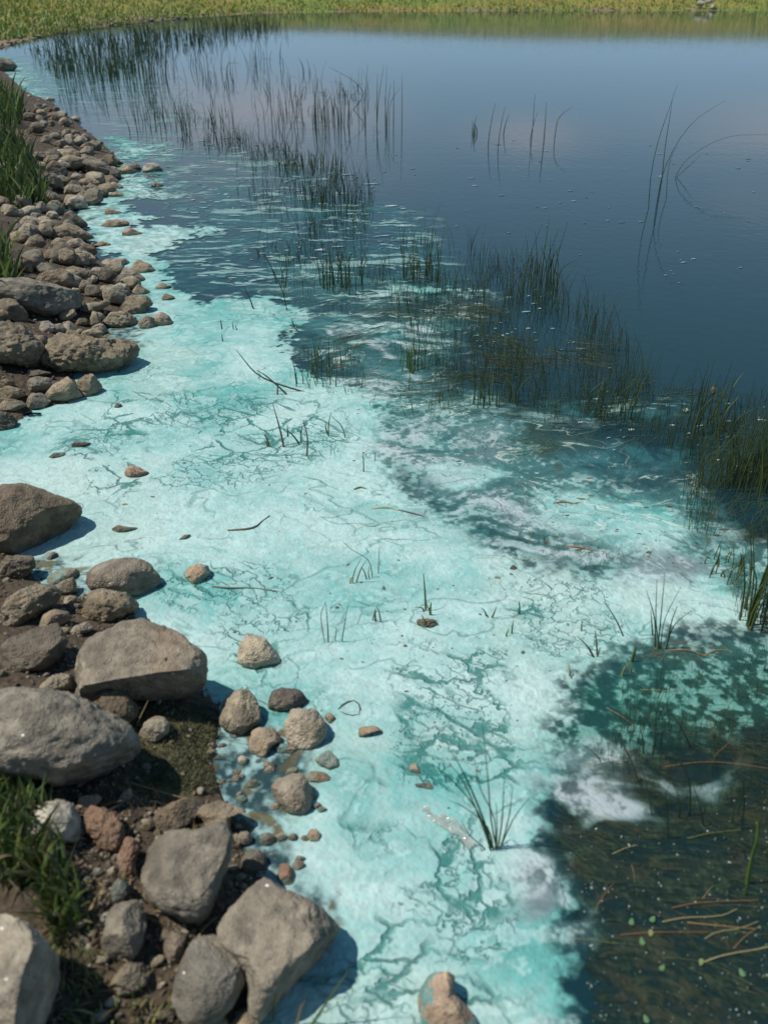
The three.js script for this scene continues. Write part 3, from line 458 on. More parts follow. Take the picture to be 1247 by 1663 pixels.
stone(G([[732, 245], [760, 160], [820, 103], [870, 108], [892, 170], [862, 242], [780, 284]]), 'stone', 'small greenish grey stone behind the pitted mauve-grey rock', 'stone', { tone: 'green', k: 0.7 });
stone(G([[655, 400], [690, 360], [750, 335], [770, 370], [740, 410], [680, 428]]), 'stone', 'small cream chip touching the left of the pitted mauve-grey rock', 'stone', { tone: 'pale', k: 0.8 });
stone(G([[738, 690], [800, 692], [900, 690], [990, 740], [1022, 800], [960, 865], [860, 875], [780, 862]]), 'rock', 'brown triangular rock under the pitted mauve-grey rock', 'rock', { tone: 'brown', k: 0.5, square: 0.7 });
stone(Cz([[115, 535], [180, 430], [270, 388], [350, 388], [440, 430], [515, 482], [548, 560], [575, 645], [560, 725], [480, 755], [390, 720], [260, 680], [170, 600]]), 'rock', 'whitish lichen-mottled rock half sunk in the bottom left grass', 'rock', { tone: 'white', k: 0.6, rough: 0.03, square: 0.75 });
stone(Cz([[585, 530], [620, 460], [700, 420], [780, 428], [818, 500], [805, 580], [825, 680], [760, 805], [690, 785], [640, 725], [608, 620]]), 'rock', 'rust-brown rock with a dark hollow, right of the whitish rock', 'rock', { ref: 'rust-brown hollow rock', tone: 'red', k: 0.4, lump: 0.16, rough: 0.05 });
stone(Cz([[768, 810], [830, 740], [900, 640], [962, 660], [965, 760], [905, 825], [875, 935], [790, 940]]), 'rock', 'rust-brown cracked rock against the left of the two-lobed boulder', 'rock', { ref: 'rust-brown cracked rock', tone: 'red', k: 0.5, rough: 0.04 });
stone(Cz([[475, 425], [540, 378], [640, 378], [725, 388], [695, 435], [600, 495], [530, 485]]), 'stone', 'flat beige stone under the shadow of the big rounded boulder', 'stone', { tone: 'orange', k: 0.5 });
stone(Cz([[795, 395], [840, 350], [890, 340], [910, 385], [870, 420], [820, 425]]), 'stone', 'small pinkish stone at the lower edge of the mossy mud', 'stone', { tone: 'warm', k: 0.6 });
stone(Cz([[600, 900], [640, 872], [705, 875], [700, 915], [640, 930]]), 'stone', 'small yellow-tan chip in the grass above the greenish stone', 'stone', { tone: 'warm', k: 0.6 });
near.scummy = stone(Hz([[382, 800], [440, 720], [470, 640], [510, 590], [550, 576], [590, 610], [612, 670], [600, 725], [640, 760], [705, 812], [755, 870], [742, 960], [570, 990], [470, 930], [400, 862]]), 'rock', 'orange-tan stone streaked with dried turquoise algae at the bottom of the photo', 'rock', { tone: 'orange', k: 0.4, stain: 0.9, facets: 4 });
stone(F([[445, 930], [500, 850], [560, 823], [620, 850], [668, 920], [610, 975], [480, 975]]), 'stone', 'brown stone at the bottom edge, below the tip of the wedge-shaped boulder', 'stone', { tone: 'brown', k: 0.5 });
stone(F([[150, 940], [240, 890], [350, 880], [430, 900], [450, 960], [300, 1000], [170, 990]]), 'stone', 'flat tan stone at the bottom edge, below the egg-shaped boulder', 'stone', { tone: 'tan', k: 0.5 });
stone(A([[692, 140], [740, 116], [790, 138], [838, 176], [780, 205], [715, 187]]), 'stone', 'small brown stone afloat in scum right of and above the large edge boulder', 'stone', { tone: 'orange', k: 0.4 });
stone(A([[385, 2], [440, -15], [520, 8], [530, 22], [470, 28], [400, 22]]), 'stone', 'flat dark stone barely above the scum, north of the large edge boulder', 'stone', { tone: 'dark', k: 0.3 });
stone(A([[612, 482], [660, 448], [710, 470], [795, 492], [750, 508], [680, 508]]), 'stone', 'flat brown stone with a pointed tip in the scum beyond the oval boulder', 'stone', { tone: 'brown', k: 0.3 });
stone(A([[1025, 725], [1060, 680], [1110, 666], [1172, 690], [1184, 742], [1130, 782], [1100, 812], [1068, 802], [1055, 755]]), 'stone', 'tan stone split by a turquoise algae streak, in scum right of the oval boulder', 'stone', { tone: 'orange', k: 0.4, stain: 0.6 });
stone(A([[262, 72], [310, 50], [385, 60], [355, 82], [290, 88]]), 'stone', 'thin brown stone nearly covered by scum, above the large edge boulder', 'stone', { tone: 'brown', k: 0.25, stain: 0.4 });
stone(A([[995, 542], [1040, 514], [1080, 518], [1045, 548]]), 'stone', 'tiny red-brown stone in scum above the split tan stone', 'stone', { tone: 'red', k: 0.3 });
stone(A([[245, 655], [300, 615], [345, 612], [320, 640], [260, 665]]), 'stone', 'dark sliver of stone at the edge of the puddle below the large edge boulder', 'stone', { tone: 'dark', k: 0.3 });
stone(J([[680, 735], [700, 710], [735, 712], [735, 740], [700, 755]]), 'stone', 'tiny dark stone alone in scum right of the paired low rocks', 'stone', { tone: 'dark', k: 0.4 });

// small flattened white spots set on the faces of some near stones
function spot(s, px, py, r) {
  const g = new THREE.SphereGeometry(1, 10, 7), p = g.attributes.position; for (let i = 0; i < p.count; i++) { const f = 1 + 0.3 * n3(p.getX(i) * 2 + px, p.getY(i) * 2, p.getZ(i) * 2); p.setXYZ(i, p.getX(i) * f, p.getY(i) * f, p.getZ(i) * f); }
  const d = ray(px, py), rc = new THREE.Raycaster(CAM, d.clone().normalize()); s.mesh.updateMatrixWorld(true);
  const hit = rc.intersectObject(s.mesh, false)[0]; if (!hit) return;
  const n = hit.face.normal.clone(), m = put('white_spot', g, spotMat, s.mesh);
  m.position.copy(hit.point).sub(s.C); m.quaternion.setFromUnitVectors(new THREE.Vector3(0, 1, 0), n); r *= 0.6; m.scale.set(r, r * 0.22, r * 0.8);
}
const spotMat = new THREE.MeshStandardMaterial({ color: new THREE.Color(0.8, 0.79, 0.74), roughness: 0.7 });
spot(near.wedge, 434, 1438, 0.006); spot(near.ovalLow, 299, 1580, 0.004); spot(near.slab, 281, 1094, 0.006); spot(near.big, 38, 1194, 0.005); spot(near.corner, 4, 1508, 0.005); spot(near.corner, 11, 1590, 0.004); spot(near.oval, 179, 948, 0.004);

// the bank further on
stone(I([[-60, 830], [-20, 775], [70, 762], [170, 775], [260, 808], [380, 850], [480, 900], [520, 920], [470, 965], [330, 1005], [250, 1005], [120, 960], [20, 900]]), 'boulder', 'broad rounded grey boulder at the left edge, largest of the middle bank', 'boulder', { ref: 'broad rounded boulder', tone: 'grey', k: 0.6, facets: 2, band: 0.35 });
stone(J([[0, 105], [40, 68], [100, 90], [150, 180], [152, 235], [100, 242], [40, 205], [8, 155]]), 'rock', 'upright brown rock in front of the broad rounded boulder at the left edge', 'rock', { tone: 'brown' });
stone(J([[-40, 180], [30, 148], [68, 190], [62, 222], [-20, 228]]), 'rock', 'brown-grey rock on the left edge beside the upright brown rock', 'rock', { tone: 'brown' });
stone(J([[-70, 270], [0, 228], [80, 222], [150, 258], [205, 330], [265, 405], [205, 485], [130, 510], [60, 470], [-60, 440]]), 'boulder', 'craggy brown boulder with dark hollows left of the long pitted slab', 'boulder', { ref: 'craggy hollow boulder', tone: 'brown', k: 0.75, lump: 0.15, rough: 0.05 });
stone(J([[208, 320], [225, 268], [300, 248], [420, 240], [500, 310], [600, 345], [740, 362], [795, 420], [782, 465], [720, 515], [640, 540], [560, 535], [430, 520], [330, 505], [245, 420]]), 'boulder', 'long pitted tan slab reaching into the scum, biggest rock of the middle bank', 'boulder', { ref: 'long pitted slab', tone: 'tan', k: 0.55, rough: 0.06, lump: 0.13, square: 0.7, cuts: [[0, 1, 0.1, 0.5]] });
stone(J([[250, 662], [330, 600], [420, 563], [470, 560], [490, 620], [480, 692], [380, 705], [300, 694]]), 'rock', 'low tan rock at the water, left half of a touching pair', 'rock', { tone: 'tan', k: 0.5 });
stone(J([[470, 570], [520, 543], [590, 548], [618, 610], [585, 655], [490, 690], [465, 640]]), 'rock', 'low tan knobbly rock at the water, right half of a touching pair', 'rock', { tone: 'tan', k: 0.5, rough: 0.04 });
stone(J([[138, 702], [200, 654], [270, 658], [303, 710], [255, 748], [180, 748]]), 'stone', 'round pale tan stone left of the touching pair, at the scum', 'stone', { tone: 'warm', k: 0.5 });
stone(J([[-10, 690], [60, 680], [130, 710], [163, 745], [60, 768], [-10, 755]]), 'stone', 'flat tan stone at the left edge below the round pale tan stone', 'stone', { tone: 'tan', k: 0.5 });
stone(J([[-15, 615], [60, 608], [130, 640], [153, 682], [80, 698], [-15, 685]]), 'stone', 'tan block at the left edge, above the flat tan stone', 'stone', { tone: 'tan', k: 0.6 });
stone(J([[-15, 582], [40, 568], [92, 600], [60, 622], [-15, 612]]), 'stone', 'small tan stone at the left edge under the craggy hollow boulder', 'stone', { tone: 'tan', k: 0.7 });
stone(J([[148, 575], [220, 548], [300, 573], [348, 600], [280, 645], [200, 643], [158, 612]]), 'rock', 'grey-tan wedge of rock right under the thin slice of rock', 'rock', { tone: 'grey', k: 0.6 });
stone(J([[142, 538], [180, 503], [240, 518], [314, 550], [205, 560]]), 'stone', 'thin slice of brown rock below the long pitted slab', 'stone', { tone: 'brown', k: 0.7 });
stone(J([[-30, 745], [50, 770], [104, 820], [85, 862], [0, 893], [-40, 850]]), 'rock', 'dark shaded rock on the left edge at the near end of the middle bank', 'rock', { tone: 'dark', k: 0.5, rough: 0.05 });
stone(J([[612, 192], [650, 163], [740, 170], [823, 205], [812, 247], [740, 273], [660, 253], [618, 232]]), 'rock', 'flat pitted tan rock behind the long pitted slab', 'rock', { ref: 'flat pitted rock', tone: 'tan', k: 0.6, rough: 0.045 });
stone(J([[703, 125], [750, 68], [820, 58], [880, 78], [913, 130], [865, 160], [873, 187], [780, 193], [708, 168]]), 'rock', 'sunlit pitted tan rock at the waterline behind the flat pitted one', 'rock', { ref: 'sunlit pitted rock', tone: 'tan', k: 0.6, rough: 0.045 });
stone(J([[828, 228], [880, 182], [930, 200], [935, 280], [892, 298], [830, 268]]), 'stone', 'tan stone in scum, left of two in contact at the point of the bank', 'stone', { tone: 'tan', k: 0.4 });
stone(J([[885, 205], [960, 163], [1012, 200], [1033, 252], [960, 273], [905, 262]]), 'stone', 'tan stone in scum, right of two in contact at the point of the bank', 'stone', { tone: 'warm', k: 0.4 });
stone(J([[538, 195], [563, 158], [592, 178], [603, 242], [576, 273], [545, 245]]), 'stone', 'narrow upright stone wedged in the shadow behind the long slab', 'stone', { tone: 'tan', k: 0.9 });
stone(J([[473, 148], [520, 113], [590, 118], [642, 103], [663, 130], [600, 163], [520, 173]]), 'rock', 'pale tan rock topping the shaded gap behind the long slab', 'rock', { tone: 'warm', k: 0.8 });
stone(J([[352, 188], [390, 148], [460, 153], [478, 180], [420, 218], [360, 218]]), 'stone', 'tan stone in the shade right of the broad rounded boulder', 'stone', { tone: 'tan', k: 0.8 });
stone(J([[478, 288], [550, 268], [623, 300], [580, 328], [490, 308]]), 'stone', 'small flat stone on the back of the long slab', 'stone', { tone: 'tan', k: 1.1 });
stone(J([[953, 97], [990, 58], [1043, 85], [1002, 117]]), 'stone', 'small round tan stone in the scum, nearer of two off the bank', 'stone', { tone: 'tan', k: 0.4 });
stone(J([[918, 27], [960, -7], [1023, 20], [980, 47]]), 'stone', 'small round tan stone in the scum, farther of two off the bank', 'stone', { tone: 'warm', k: 0.4 });
stone(J([[788, 45], [830, 3], [903, 60], [862, 78], [800, 78]]), 'stone', 'tan stone with a sloping top behind the sunlit pitted rock', 'stone', { tone: 'tan', k: 0.5 });
stone(J([[648, 22], [720, -2], [783, 20], [773, 52], [680, 48]]), 'stone', 'whitish flat stone on the bank behind the sunlit pitted rock', 'stone', { tone: 'pale', k: 0.6 });
stone(I([[352, 445], [380, 388], [440, 378], [500, 438], [520, 468], [470, 482], [380, 460]]), 'boulder', 'dark triangular boulder behind the low yellow-tan boulder', 'boulder', { ref: 'dark triangular boulder', tone: 'dark', k: 0.7 });
stone(I([[266, 485], [310, 453], [400, 448], [470, 478], [530, 518], [558, 547], [480, 560], [360, 556], [285, 545]]), 'boulder', 'low yellow-tan boulder with a smooth back at the water', 'boulder', { ref: 'low yellow-tan boulder', tone: 'tan', k: 0.6, facets: 2, rust: 0.5 });
stone(I([[216, 772], [280, 728], [370, 718], [440, 768], [455, 822], [370, 836], [270, 805]]), 'boulder', 'rounded brown boulder behind the broad rounded one', 'boulder', { ref: 'rounded brown boulder', tone: 'brown', k: 0.7 });
stone(I([[365, 718], [450, 703], [540, 738], [605, 792], [520, 800], [450, 780]]), 'rock', 'long brown rock sloping to the water beside a green weed', 'rock', { ref: 'brown sloping rock', tone: 'brown', k: 0.6 });
stone(I([[345, 664], [400, 618], [480, 603], [530, 638], [585, 692], [500, 696], [400, 686]]), 'rock', 'tan rock with a sunny ridge above the long brown sloping rock', 'rock', { ref: 'sunny-ridged rock', tone: 'warm', k: 0.6, rough: 0.04 });
stone(I([[696, 764], [740, 708], [820, 738], [868, 792], [840, 814], [740, 804]]), 'rock', 'pale tan block in the scum, nearer of a leaning pair off the bank', 'rock', { tone: 'warm', k: 0.5 });
stone(I([[776, 714], [830, 663], [900, 698], [928, 742], [860, 759], [800, 744]]), 'rock', 'pale tan block in the scum, farther of a leaning pair off the bank', 'rock', { tone: 'tan', k: 0.5 });
stone(I([[576, 684], [640, 658], [780, 663], [803, 690], [700, 709], [600, 699]]), 'rock', 'thin flat sunlit rock in the scum behind the leaning pair', 'rock', { tone: 'warm', k: 0.4 });
stone(I([[236, 658], [300, 598], [360, 608], [383, 642], [320, 684]]), 'rock', 'brown wedge-shaped rock above the rounded brown boulder', 'rock', { tone: 'brown', k: 0.7 });
stone(I([[136, 578], [190, 528], [250, 518], [273, 580], [230, 606], [150, 606]]), 'rock', 'smooth mauve-brown rock left of the low yellow-tan boulder', 'rock', { ref: 'mauve-brown rock', tone: 'brown', k: 0.6, facets: 2 });
stone(I([[76, 544], [120, 508], [180, 498], [173, 542], [100, 574]]), 'rock', 'tan rock up the bank from the smooth mauve-brown one', 'rock', { tone: 'tan', k: 0.6 });
stone(I([[-40, 100], [40, 78], [110, 118], [193, 160], [194, 222], [120, 234], [0, 210]]), 'boulder', 'long grey boulder at the left edge right under the tall grass', 'boulder', { ref: 'long grey boulder', tone: 'grey', k: 0.6, facets: 3 });
stone(I([[191, 155], [240, 122], [290, 148], [360, 188], [374, 234], [280, 246], [208, 216]]), 'boulder', 'dark-fronted boulder beside the long grey boulder under the grass', 'boulder', { ref: 'dark-fronted boulder', tone: 'brown', k: 0.7 });
stone(I([[262, 115], [330, 77], [390, 108], [403, 162], [340, 190], [278, 164]]), 'rock', 'grey-tan rock behind the dark-fronted boulder', 'rock', { ref: 'grey-tan far rock', tone: 'grey', k: 0.7 });
stone(I([[346, 70], [420, 42], [500, 68], [503, 112], [420, 130], [356, 100]]), 'rock', 'smooth tan rock high in the far heap', 'rock', { ref: 'smooth high rock', tone: 'tan', k: 0.7, facets: 2 });
stone(I([[486, 82], [560, 52], [640, 98], [694, 164], [600, 180], [516, 126]]), 'rock', 'big rounded grey-brown rock of the far heap, sloping to the water', 'rock', { ref: 'big far rock', tone: 'grey', k: 0.6, facets: 2 });
stone(I([[838, 120], [890, 93], [960, 103], [970, 132], [900, 153], [848, 148]]), 'stone', 'pale oval stone alone in blue water off the far heap', 'stone', { tone: 'pale', k: 0.4 });
stone(I([[702, 126], [750, 98], [812, 140], [803, 168], [720, 155]]), 'stone', 'brown stone at the tip of the far heap', 'stone', { ref: 'heap-tip stone', tone: 'tan', k: 0.5 });
stone(I([[642, 76], [690, 57], [738, 95], [680, 101]]), 'stone', 'dark rounded stone at the back of the tip of the far heap', 'stone', { tone: 'dark', k: 0.5 });
stone(I([[768, 100], [820, 92], [843, 125], [800, 138]]), 'stone', 'brown stone touching the water beside the pale oval stone', 'stone', { tone: 'brown', k: 0.5 });
stone(I([[246, 296], [290, 257], [350, 262], [369, 322], [310, 356], [256, 330]]), 'rock', 'grey block leaning in the heap below the dark-fronted boulder', 'rock', { ref: 'leaning grey block', tone: 'grey', k: 0.7 });
stone(I([[496, 246], [550, 212], [600, 238], [634, 287], [560, 304], [506, 284]]), 'rock', 'angular grey rock with a shaded right side at the cove', 'rock', { ref: 'angular cove rock', tone: 'grey', k: 0.6 });
stone(I([[366, 246], [420, 212], [480, 228], [514, 262], [440, 289], [376, 274]]), 'rock', 'tan rock left of the angular grey rock at the cove', 'rock', { tone: 'tan', k: 0.6 });
stone(I([[51, 266], [110, 226], [180, 228], [194, 292], [110, 316], [60, 294]]), 'rock', 'brown rock under the long grey boulder at the left', 'rock', { tone: 'brown', k: 0.6 });
stone(I([[276, 354], [320, 322], [374, 360], [352, 404], [298, 394]]), 'rock', 'grey-green angular rock above the dark triangular boulder', 'rock', { tone: 'green', k: 0.6 });
stone(I([[86, 686], [130, 642], [194, 678], [184, 745], [108, 736]]), 'rock', 'brown rock beside the grass clump on the left edge', 'rock', { tone: 'brown', k: 0.7 });
stone(I([[646, 276], [700, 257], [739, 285], [690, 304]]), 'stone', 'flat tan stone in the scum at the mouth of the cove', 'stone', { tone: 'tan', k: 0.35 });
stone(I([[631, 236], [680, 202], [744, 235], [690, 259]]), 'stone', 'tan stone half in the scum above the mouth of the cove', 'stone', { tone: 'warm', k: 0.4 });
stone(I([[606, 386], [650, 362], [734, 390], [680, 408], [616, 404]]), 'stone', 'low pinkish stone in scum, the uppermost of three off the yellow-tan boulder', 'stone', { tone: 'orange', k: 0.35 });
stone(I([[721, 499], [780, 477], [854, 515], [800, 538], [736, 524]]), 'stone', 'low orange-tan stone in scum farthest from the bank, above the scum tongue', 'stone', { tone: 'orange', k: 0.35 });
stone(I([[546, 579], [610, 557], [674, 580], [620, 599]]), 'stone', 'low pinkish stone in scum, the lowest of three off the yellow-tan boulder', 'stone', { tone: 'orange', k: 0.35 });
stone(I([[596, 464], [650, 426], [740, 438], [804, 462], [700, 479], [640, 474]]), 'stone', 'tan double-humped stone in scum, the middle of three off the yellow-tan boulder', 'stone', { tone: 'tan', k: 0.4, lump: 0.2 });
stone(I([[896, 227], [930, 202], [979, 225], [940, 244]]), 'stone', 'small rough grey stone in blue water below the pale oval stone', 'stone', { tone: 'grey', k: 0.4, rough: 0.06 });
stone(I([[441, 834], [500, 788], [564, 798], [543, 854], [480, 866]]), 'rock', 'tan angular rock below the long brown sloping rock', 'rock', { tone: 'tan', k: 0.6 });
stone(I([[-25, 290], [50, 282], [69, 332], [20, 364], [-24, 345]]), 'rock', 'brown rock on the left edge below the long grey boulder', 'rock', { tone: 'brown', k: 0.6 });
stone(P1([[-8, 100], [4, 93], [20, 98], [28, 108], [20, 116], [0, 118]]), 'boulder', 'grey boulder standing in the scum far off on the left edge', 'boulder', { tone: 'grey', k: 0.6 });
stone(P1([[72, 162], [80, 157], [91, 161], [84, 166]]), 'stone', 'small pale stone in water at the far end of the heap', 'stone', { tone: 'pale', k: 0.4 });
stone(P1([[111, 194], [122, 188], [135, 192], [124, 198]]), 'stone', 'small pale flat stone in water beside the far heap', 'stone', { tone: 'pale', k: 0.4 });

// small stones that fill the bank between the surveyed ones: alike within each stretch
function scatter(polyPx, count, sizePx, label, group, seed, auto = true) {
  const collect = auto ? null : [];
  const R = rng(seed), xs = polyPx.map(p => p[0]), ys = polyPx.map(p => p[1]); let made = 0, tries = 0;
  while (made < count && tries++ < count * 60) {
    const x = mix(Math.min(...xs), Math.max(...xs), R()), y = mix(Math.min(...ys), Math.max(...ys), R()); if (polyDist(polyPx, x, y) < 0) continue;
    const w = sizePx(x, y, R() * (1 - 0.75 * made / count)), h = w * (0.5 + 0.25 * R()), g = ground(x, y, 0.05);
    const m = w / 2 / FL * Math.hypot(g.x, g.z, EYE); let ok = true;
    for (const o of occupied) { const dx = (g.x - o[0]) / (o[2] * 0.92 + m * 0.5), dz = (g.z - o[1]) / (o[3] * 0.85 + m * 0.5); if (dx * dx + dz * dz < 1) { ok = false; break; } }
    if (!ok) continue;
    const out = [], ph = R() * 6.28; for (let i = 0; i < 10; i++) { const a = i / 10 * 6.283, f = 0.82 + 0.3 * R(); out.push([x + Math.cos(a) * w / 2 * f, y + Math.sin(a) * h / 2 * f]); }
    stone(out, 'stone', label, 'stone', { tone: ['tan', 'grey', 'brown', 'warm', 'tan', 'grey', 'dark', 'pale'][Math.floor(R() * 8)], k: 0.5 + 0.45 * R(), facets: 7, lump: 0.09, group, auto, collect, detail: collect ? 2 : w > 24 ? 12 : 7 }); made++;
  }
  if (collect) tag(put('far_stones', mergeGeometries(collect), stoneMat[0]), label, 'stones', null, 'stuff');
}
scatter([[60, 170], [90, 172], [150, 225], [195, 265], [185, 300], [150, 330], [95, 335], [40, 300], [70, 240], [40, 190]], 92, (x, y, r) => 11 + (y - 160) * 0.09 + 18 * r, 'small sun-bleached stone in the far heap beyond the cove', 'small stones of the far heap', 501);
scatter([[0, 290], [60, 300], [110, 340], [110, 365], [140, 385], [155, 410], [215, 455], [200, 480], [120, 470], [60, 440], [25, 380], [0, 350]], 74, (x, y, r) => 17 + (y - 280) * 0.05 + 28 * r, 'small tan or grey stone in the heap between the cove and the broad rounded boulder', 'small stones of the middle heap', 502);
scatter([[60, 480], [130, 470], [215, 462], [225, 500], [205, 530], [160, 545], [60, 560], [30, 540]], 30, (x, y, r) => 17 + 22 * r, 'small stone in the shaded gaps around the long pitted slab', 'small stones around the long slab', 503);
scatter([[0, 900], [60, 950], [160, 975], [100, 1030], [110, 1100], [0, 1110]], 14, (x, y, r) => 14 + 16 * r, 'small brown stone in the gaps beside the long lumpy rock', 'small stones beside the long lumpy rock', 504);
scatter([[150, 1290], [230, 1300], [400, 1290], [470, 1420], [400, 1450], [330, 1660], [150, 1660], [110, 1500]], 50, (x, y, r) => 13 + 24 * r, 'small brown stone on the earth between the near boulders', 'small stones between the near boulders', 505);
scatter([[345, 1140], [395, 1170], [400, 1290], [350, 1300], [330, 1230]], 14, (x, y, r) => 11 + 16 * r, 'small stone along the ragged edge of the mossy mud', 'small stones along the mossy mud', 509);
scatter([[380, 1200], [480, 1215], [530, 1280], [520, 1400], [470, 1440], [400, 1330]], 22, (x, y, r) => 14 + 22 * r, 'small algae-coated stone in the cyan shallows below the egg-shaped cobble', 'small stones in the cyan shallows', 506);
scatter([[0, 77], [60, 61], [160, 44], [330, 27], [330, 20], [150, 34], [40, 48], [0, 58]], 60, (x, y, r) => 4 + 6 * r, 'small pale stones strewn along the narrow beach of the far shore', 'stones on the far beach', 507, false);
scatter([[480, 17], [1247, 16], [1247, 8], [480, 12]], 26, (x, y, r) => 3 + 3.5 * r, 'pale stones dotted in the grass along the opposite bank', 'stones on the opposite bank', 508, false);
{ // tell the small stones apart by the marked stone each lies beside
  const sets = new Map();
  for (const a of AUTO) {
    const r = REFS.reduce((p, q) => Math.hypot(q.x - a.x, (q.y - a.y) * 1.3) < Math.hypot(p.x - a.x, (p.y - a.y) * 1.3) ? q : p), dx = a.x - r.x, dy = a.y - r.y;
    const dir = Math.abs(dx) > Math.abs(dy) * 1.2 ? (dx < 0 ? 'left of' : 'right of') : dy < 0 ? 'beyond' : 'in front of', tone = { warm: 'beige', dark: 'dark' }[a.tone] ?? a.tone, key = tone + '|' + dir + '|' + r.name;
    a.d = Math.hypot(dx, dy); if (!sets.has(key)) sets.set(key, []); sets.get(key).push(a);
  }
  const nth = ['nearest', 'second nearest', 'third nearest', 'fourth nearest', 'fifth nearest', 'sixth nearest', 'seventh nearest', 'eighth nearest', 'ninth nearest', 'tenth nearest', 'eleventh nearest', 'twelfth nearest', 'thirteenth nearest', 'fourteenth nearest', 'fifteenth nearest'];
  for (const [key, l] of sets) { const [tone, dir, name] = key.split('|'); l.sort((p, q) => p.d - q.d).forEach((a, i) => { a.m.userData.label = l.length === 1 ? `small ${tone} stone ${dir} the ${name}` : `${nth[Math.min(i, 14)]} of the small ${tone} stones ${dir} the ${name}`; }); }
}
for (const [x, y, w, h] of [[1137, 5, 14, 8], [1150, 2, 12, 7], [1158, 11, 10, 6]]) stone([[x - w / 2, y], [x - w / 3, y - h / 2], [x + w / 4, y - h / 2], [x + w / 2, y], [x + w / 4, y + h / 2], [x - w / 3, y + h / 2]], 'boulder', ['low broad boulder of the pale pile on the opposite bank', 'topmost boulder of the pale pile on the opposite bank', 'lowest boulder of the pale pile, nearest the water of the opposite bank'][x === 1137 ? 0 : x === 1150 ? 1 : 2], 'boulder', { tone: 'white', detail: 6 });

// gravel and crumbs of earth: nobody could count them
{
  const R = rng(77), g = ico(2).clone(), p = g.attributes.position; for (let i = 0; i < p.count; i++) { const f = 1 + 0.25 * n3(p.getX(i) * 1.7, p.getY(i) * 1.7 + 4, p.getZ(i) * 1.7); p.setXYZ(i, p.getX(i) * f, p.getY(i) * f * 0.7, p.getZ(i) * f); } g.computeVertexNormals();
  const N = 5200, m = new THREE.InstancedMesh(g, new THREE.MeshStandardMaterial({ roughness: 0.92 }), N), M = new THREE.Matrix4(), q = new THREE.Quaternion(), e = new THREE.Euler(), c = new THREE.Color(); let k = 0, tries = 0;
  while (k < N && tries++ < 400000) {
    const D = 0.9 * Math.pow(16, R()), x = -D * (0.02 + 0.6 * R()) , z = -D, s = polyDist(lake, x, z); if (s > 0.02 || s < -1.4 || (polyDist(mossPoly, x, z) > -0.01 && R() < 0.75)) continue;
    const r = (0.0025 + 0.010 * R() * R() * R()) * (0.7 + D * 0.16); e.set(R() * 6, R() * 6, R() * 6); q.setFromEuler(e);
    M.compose(new THREE.Vector3(x, terrain(x, z) + r * 0.25, z), q, new THREE.Vector3(r * (0.8 + 0.6 * R()), r, r * (0.8 + 0.5 * R()))); m.setMatrixAt(k, M);
    const t = TONES[['tan', 'grey', 'brown', 'warm', 'dark', 'red', 'pale'][Math.floor(R() * 7)]], j = 0.4 + 0.5 * R(); m.setColorAt(k, c.setRGB(t[0] * j, t[1] * j, t[2] * j)); k++;
  }
  m.count = k; m.name = 'gravel'; m.castShadow = m.receiveShadow = true; scene.add(m); tag(m, 'brown gravel and crumbs of earth between the shore stones', 'gravel', null, 'stuff');
}

// ---------------------------------------------------------------- plants
function taper(pts, r0, r1, sides = 3, flat = 1) {
  const curve = pts.length > 2 ? new THREE.CatmullRomCurve3(pts) : new THREE.LineCurve3(pts[0], pts[1]), n = pts.length > 2 ? 9 : 3, pos = [], nor = [], idx = [];
  const T = new THREE.Vector3(), S = new THREE.Vector3(), U = new THREE.Vector3(), q = new THREE.Vector3();
  for (let i = 0; i <= n; i++) {
    const t = i / n; curve.getPoint(t, q); curve.getTangent(t, T); S.set(T.y, -T.x, 0.25 * T.z); if (S.lengthSq() < 1e-6) S.set(1, 0, 0); S.normalize(); S.addScaledVector(T, -S.dot(T)).normalize(); U.crossVectors(T, S).normalize();
    const r = mix(r0, r1, t * t * 0.7 + t * 0.3);
    for (let k = 0; k < sides; k++) { const a = k / sides * 2 * Math.PI, c = Math.cos(a), s = Math.sin(a) * flat; pos.push(q.x + (S.x * c + U.x * s) * r, q.y + (S.y * c + U.y * s) * r, q.z + (S.z * c + U.z * s) * r); nor.push(S.x * c + U.x * s, S.y * c + U.y * s, S.z * c + U.z * s); }
  }
  for (let i = 0; i < n; i++) for (let k = 0; k < sides; k++) { const a = i * sides + k, b = i * sides + (k + 1) % sides; idx.push(a, b, a + sides, b, b + sides, a + sides); }
  const g = new THREE.BufferGeometry(); g.setAttribute('position', new THREE.Float32BufferAttribute(pos, 3)); g.setAttribute('normal', new THREE.Float32BufferAttribute(nor, 3)); g.setIndex(idx); return g;
}
const leafMat = (r, g, b) => new THREE.MeshStandardMaterial({ color: new THREE.Color(r, g, b), roughness: 0.6, side: THREE.DoubleSide });
const GREEN = [leafMat(0.028, 0.055, 0.026), leafMat(0.045, 0.080, 0.026), leafMat(0.075, 0.110, 0.026)], BRIGHT = leafMat(0.10, 0.17, 0.03), DRY = leafMat(0.22, 0.14, 0.06), STRAW = leafMat(0.28, 0.24, 0.11), DEAD = leafMat(0.135, 0.10, 0.062), OLIVE = leafMat(0.10, 0.115, 0.035), DARKM = leafMat(0.065, 0.060, 0.045), RED = leafMat(0.22, 0.10, 0.045);
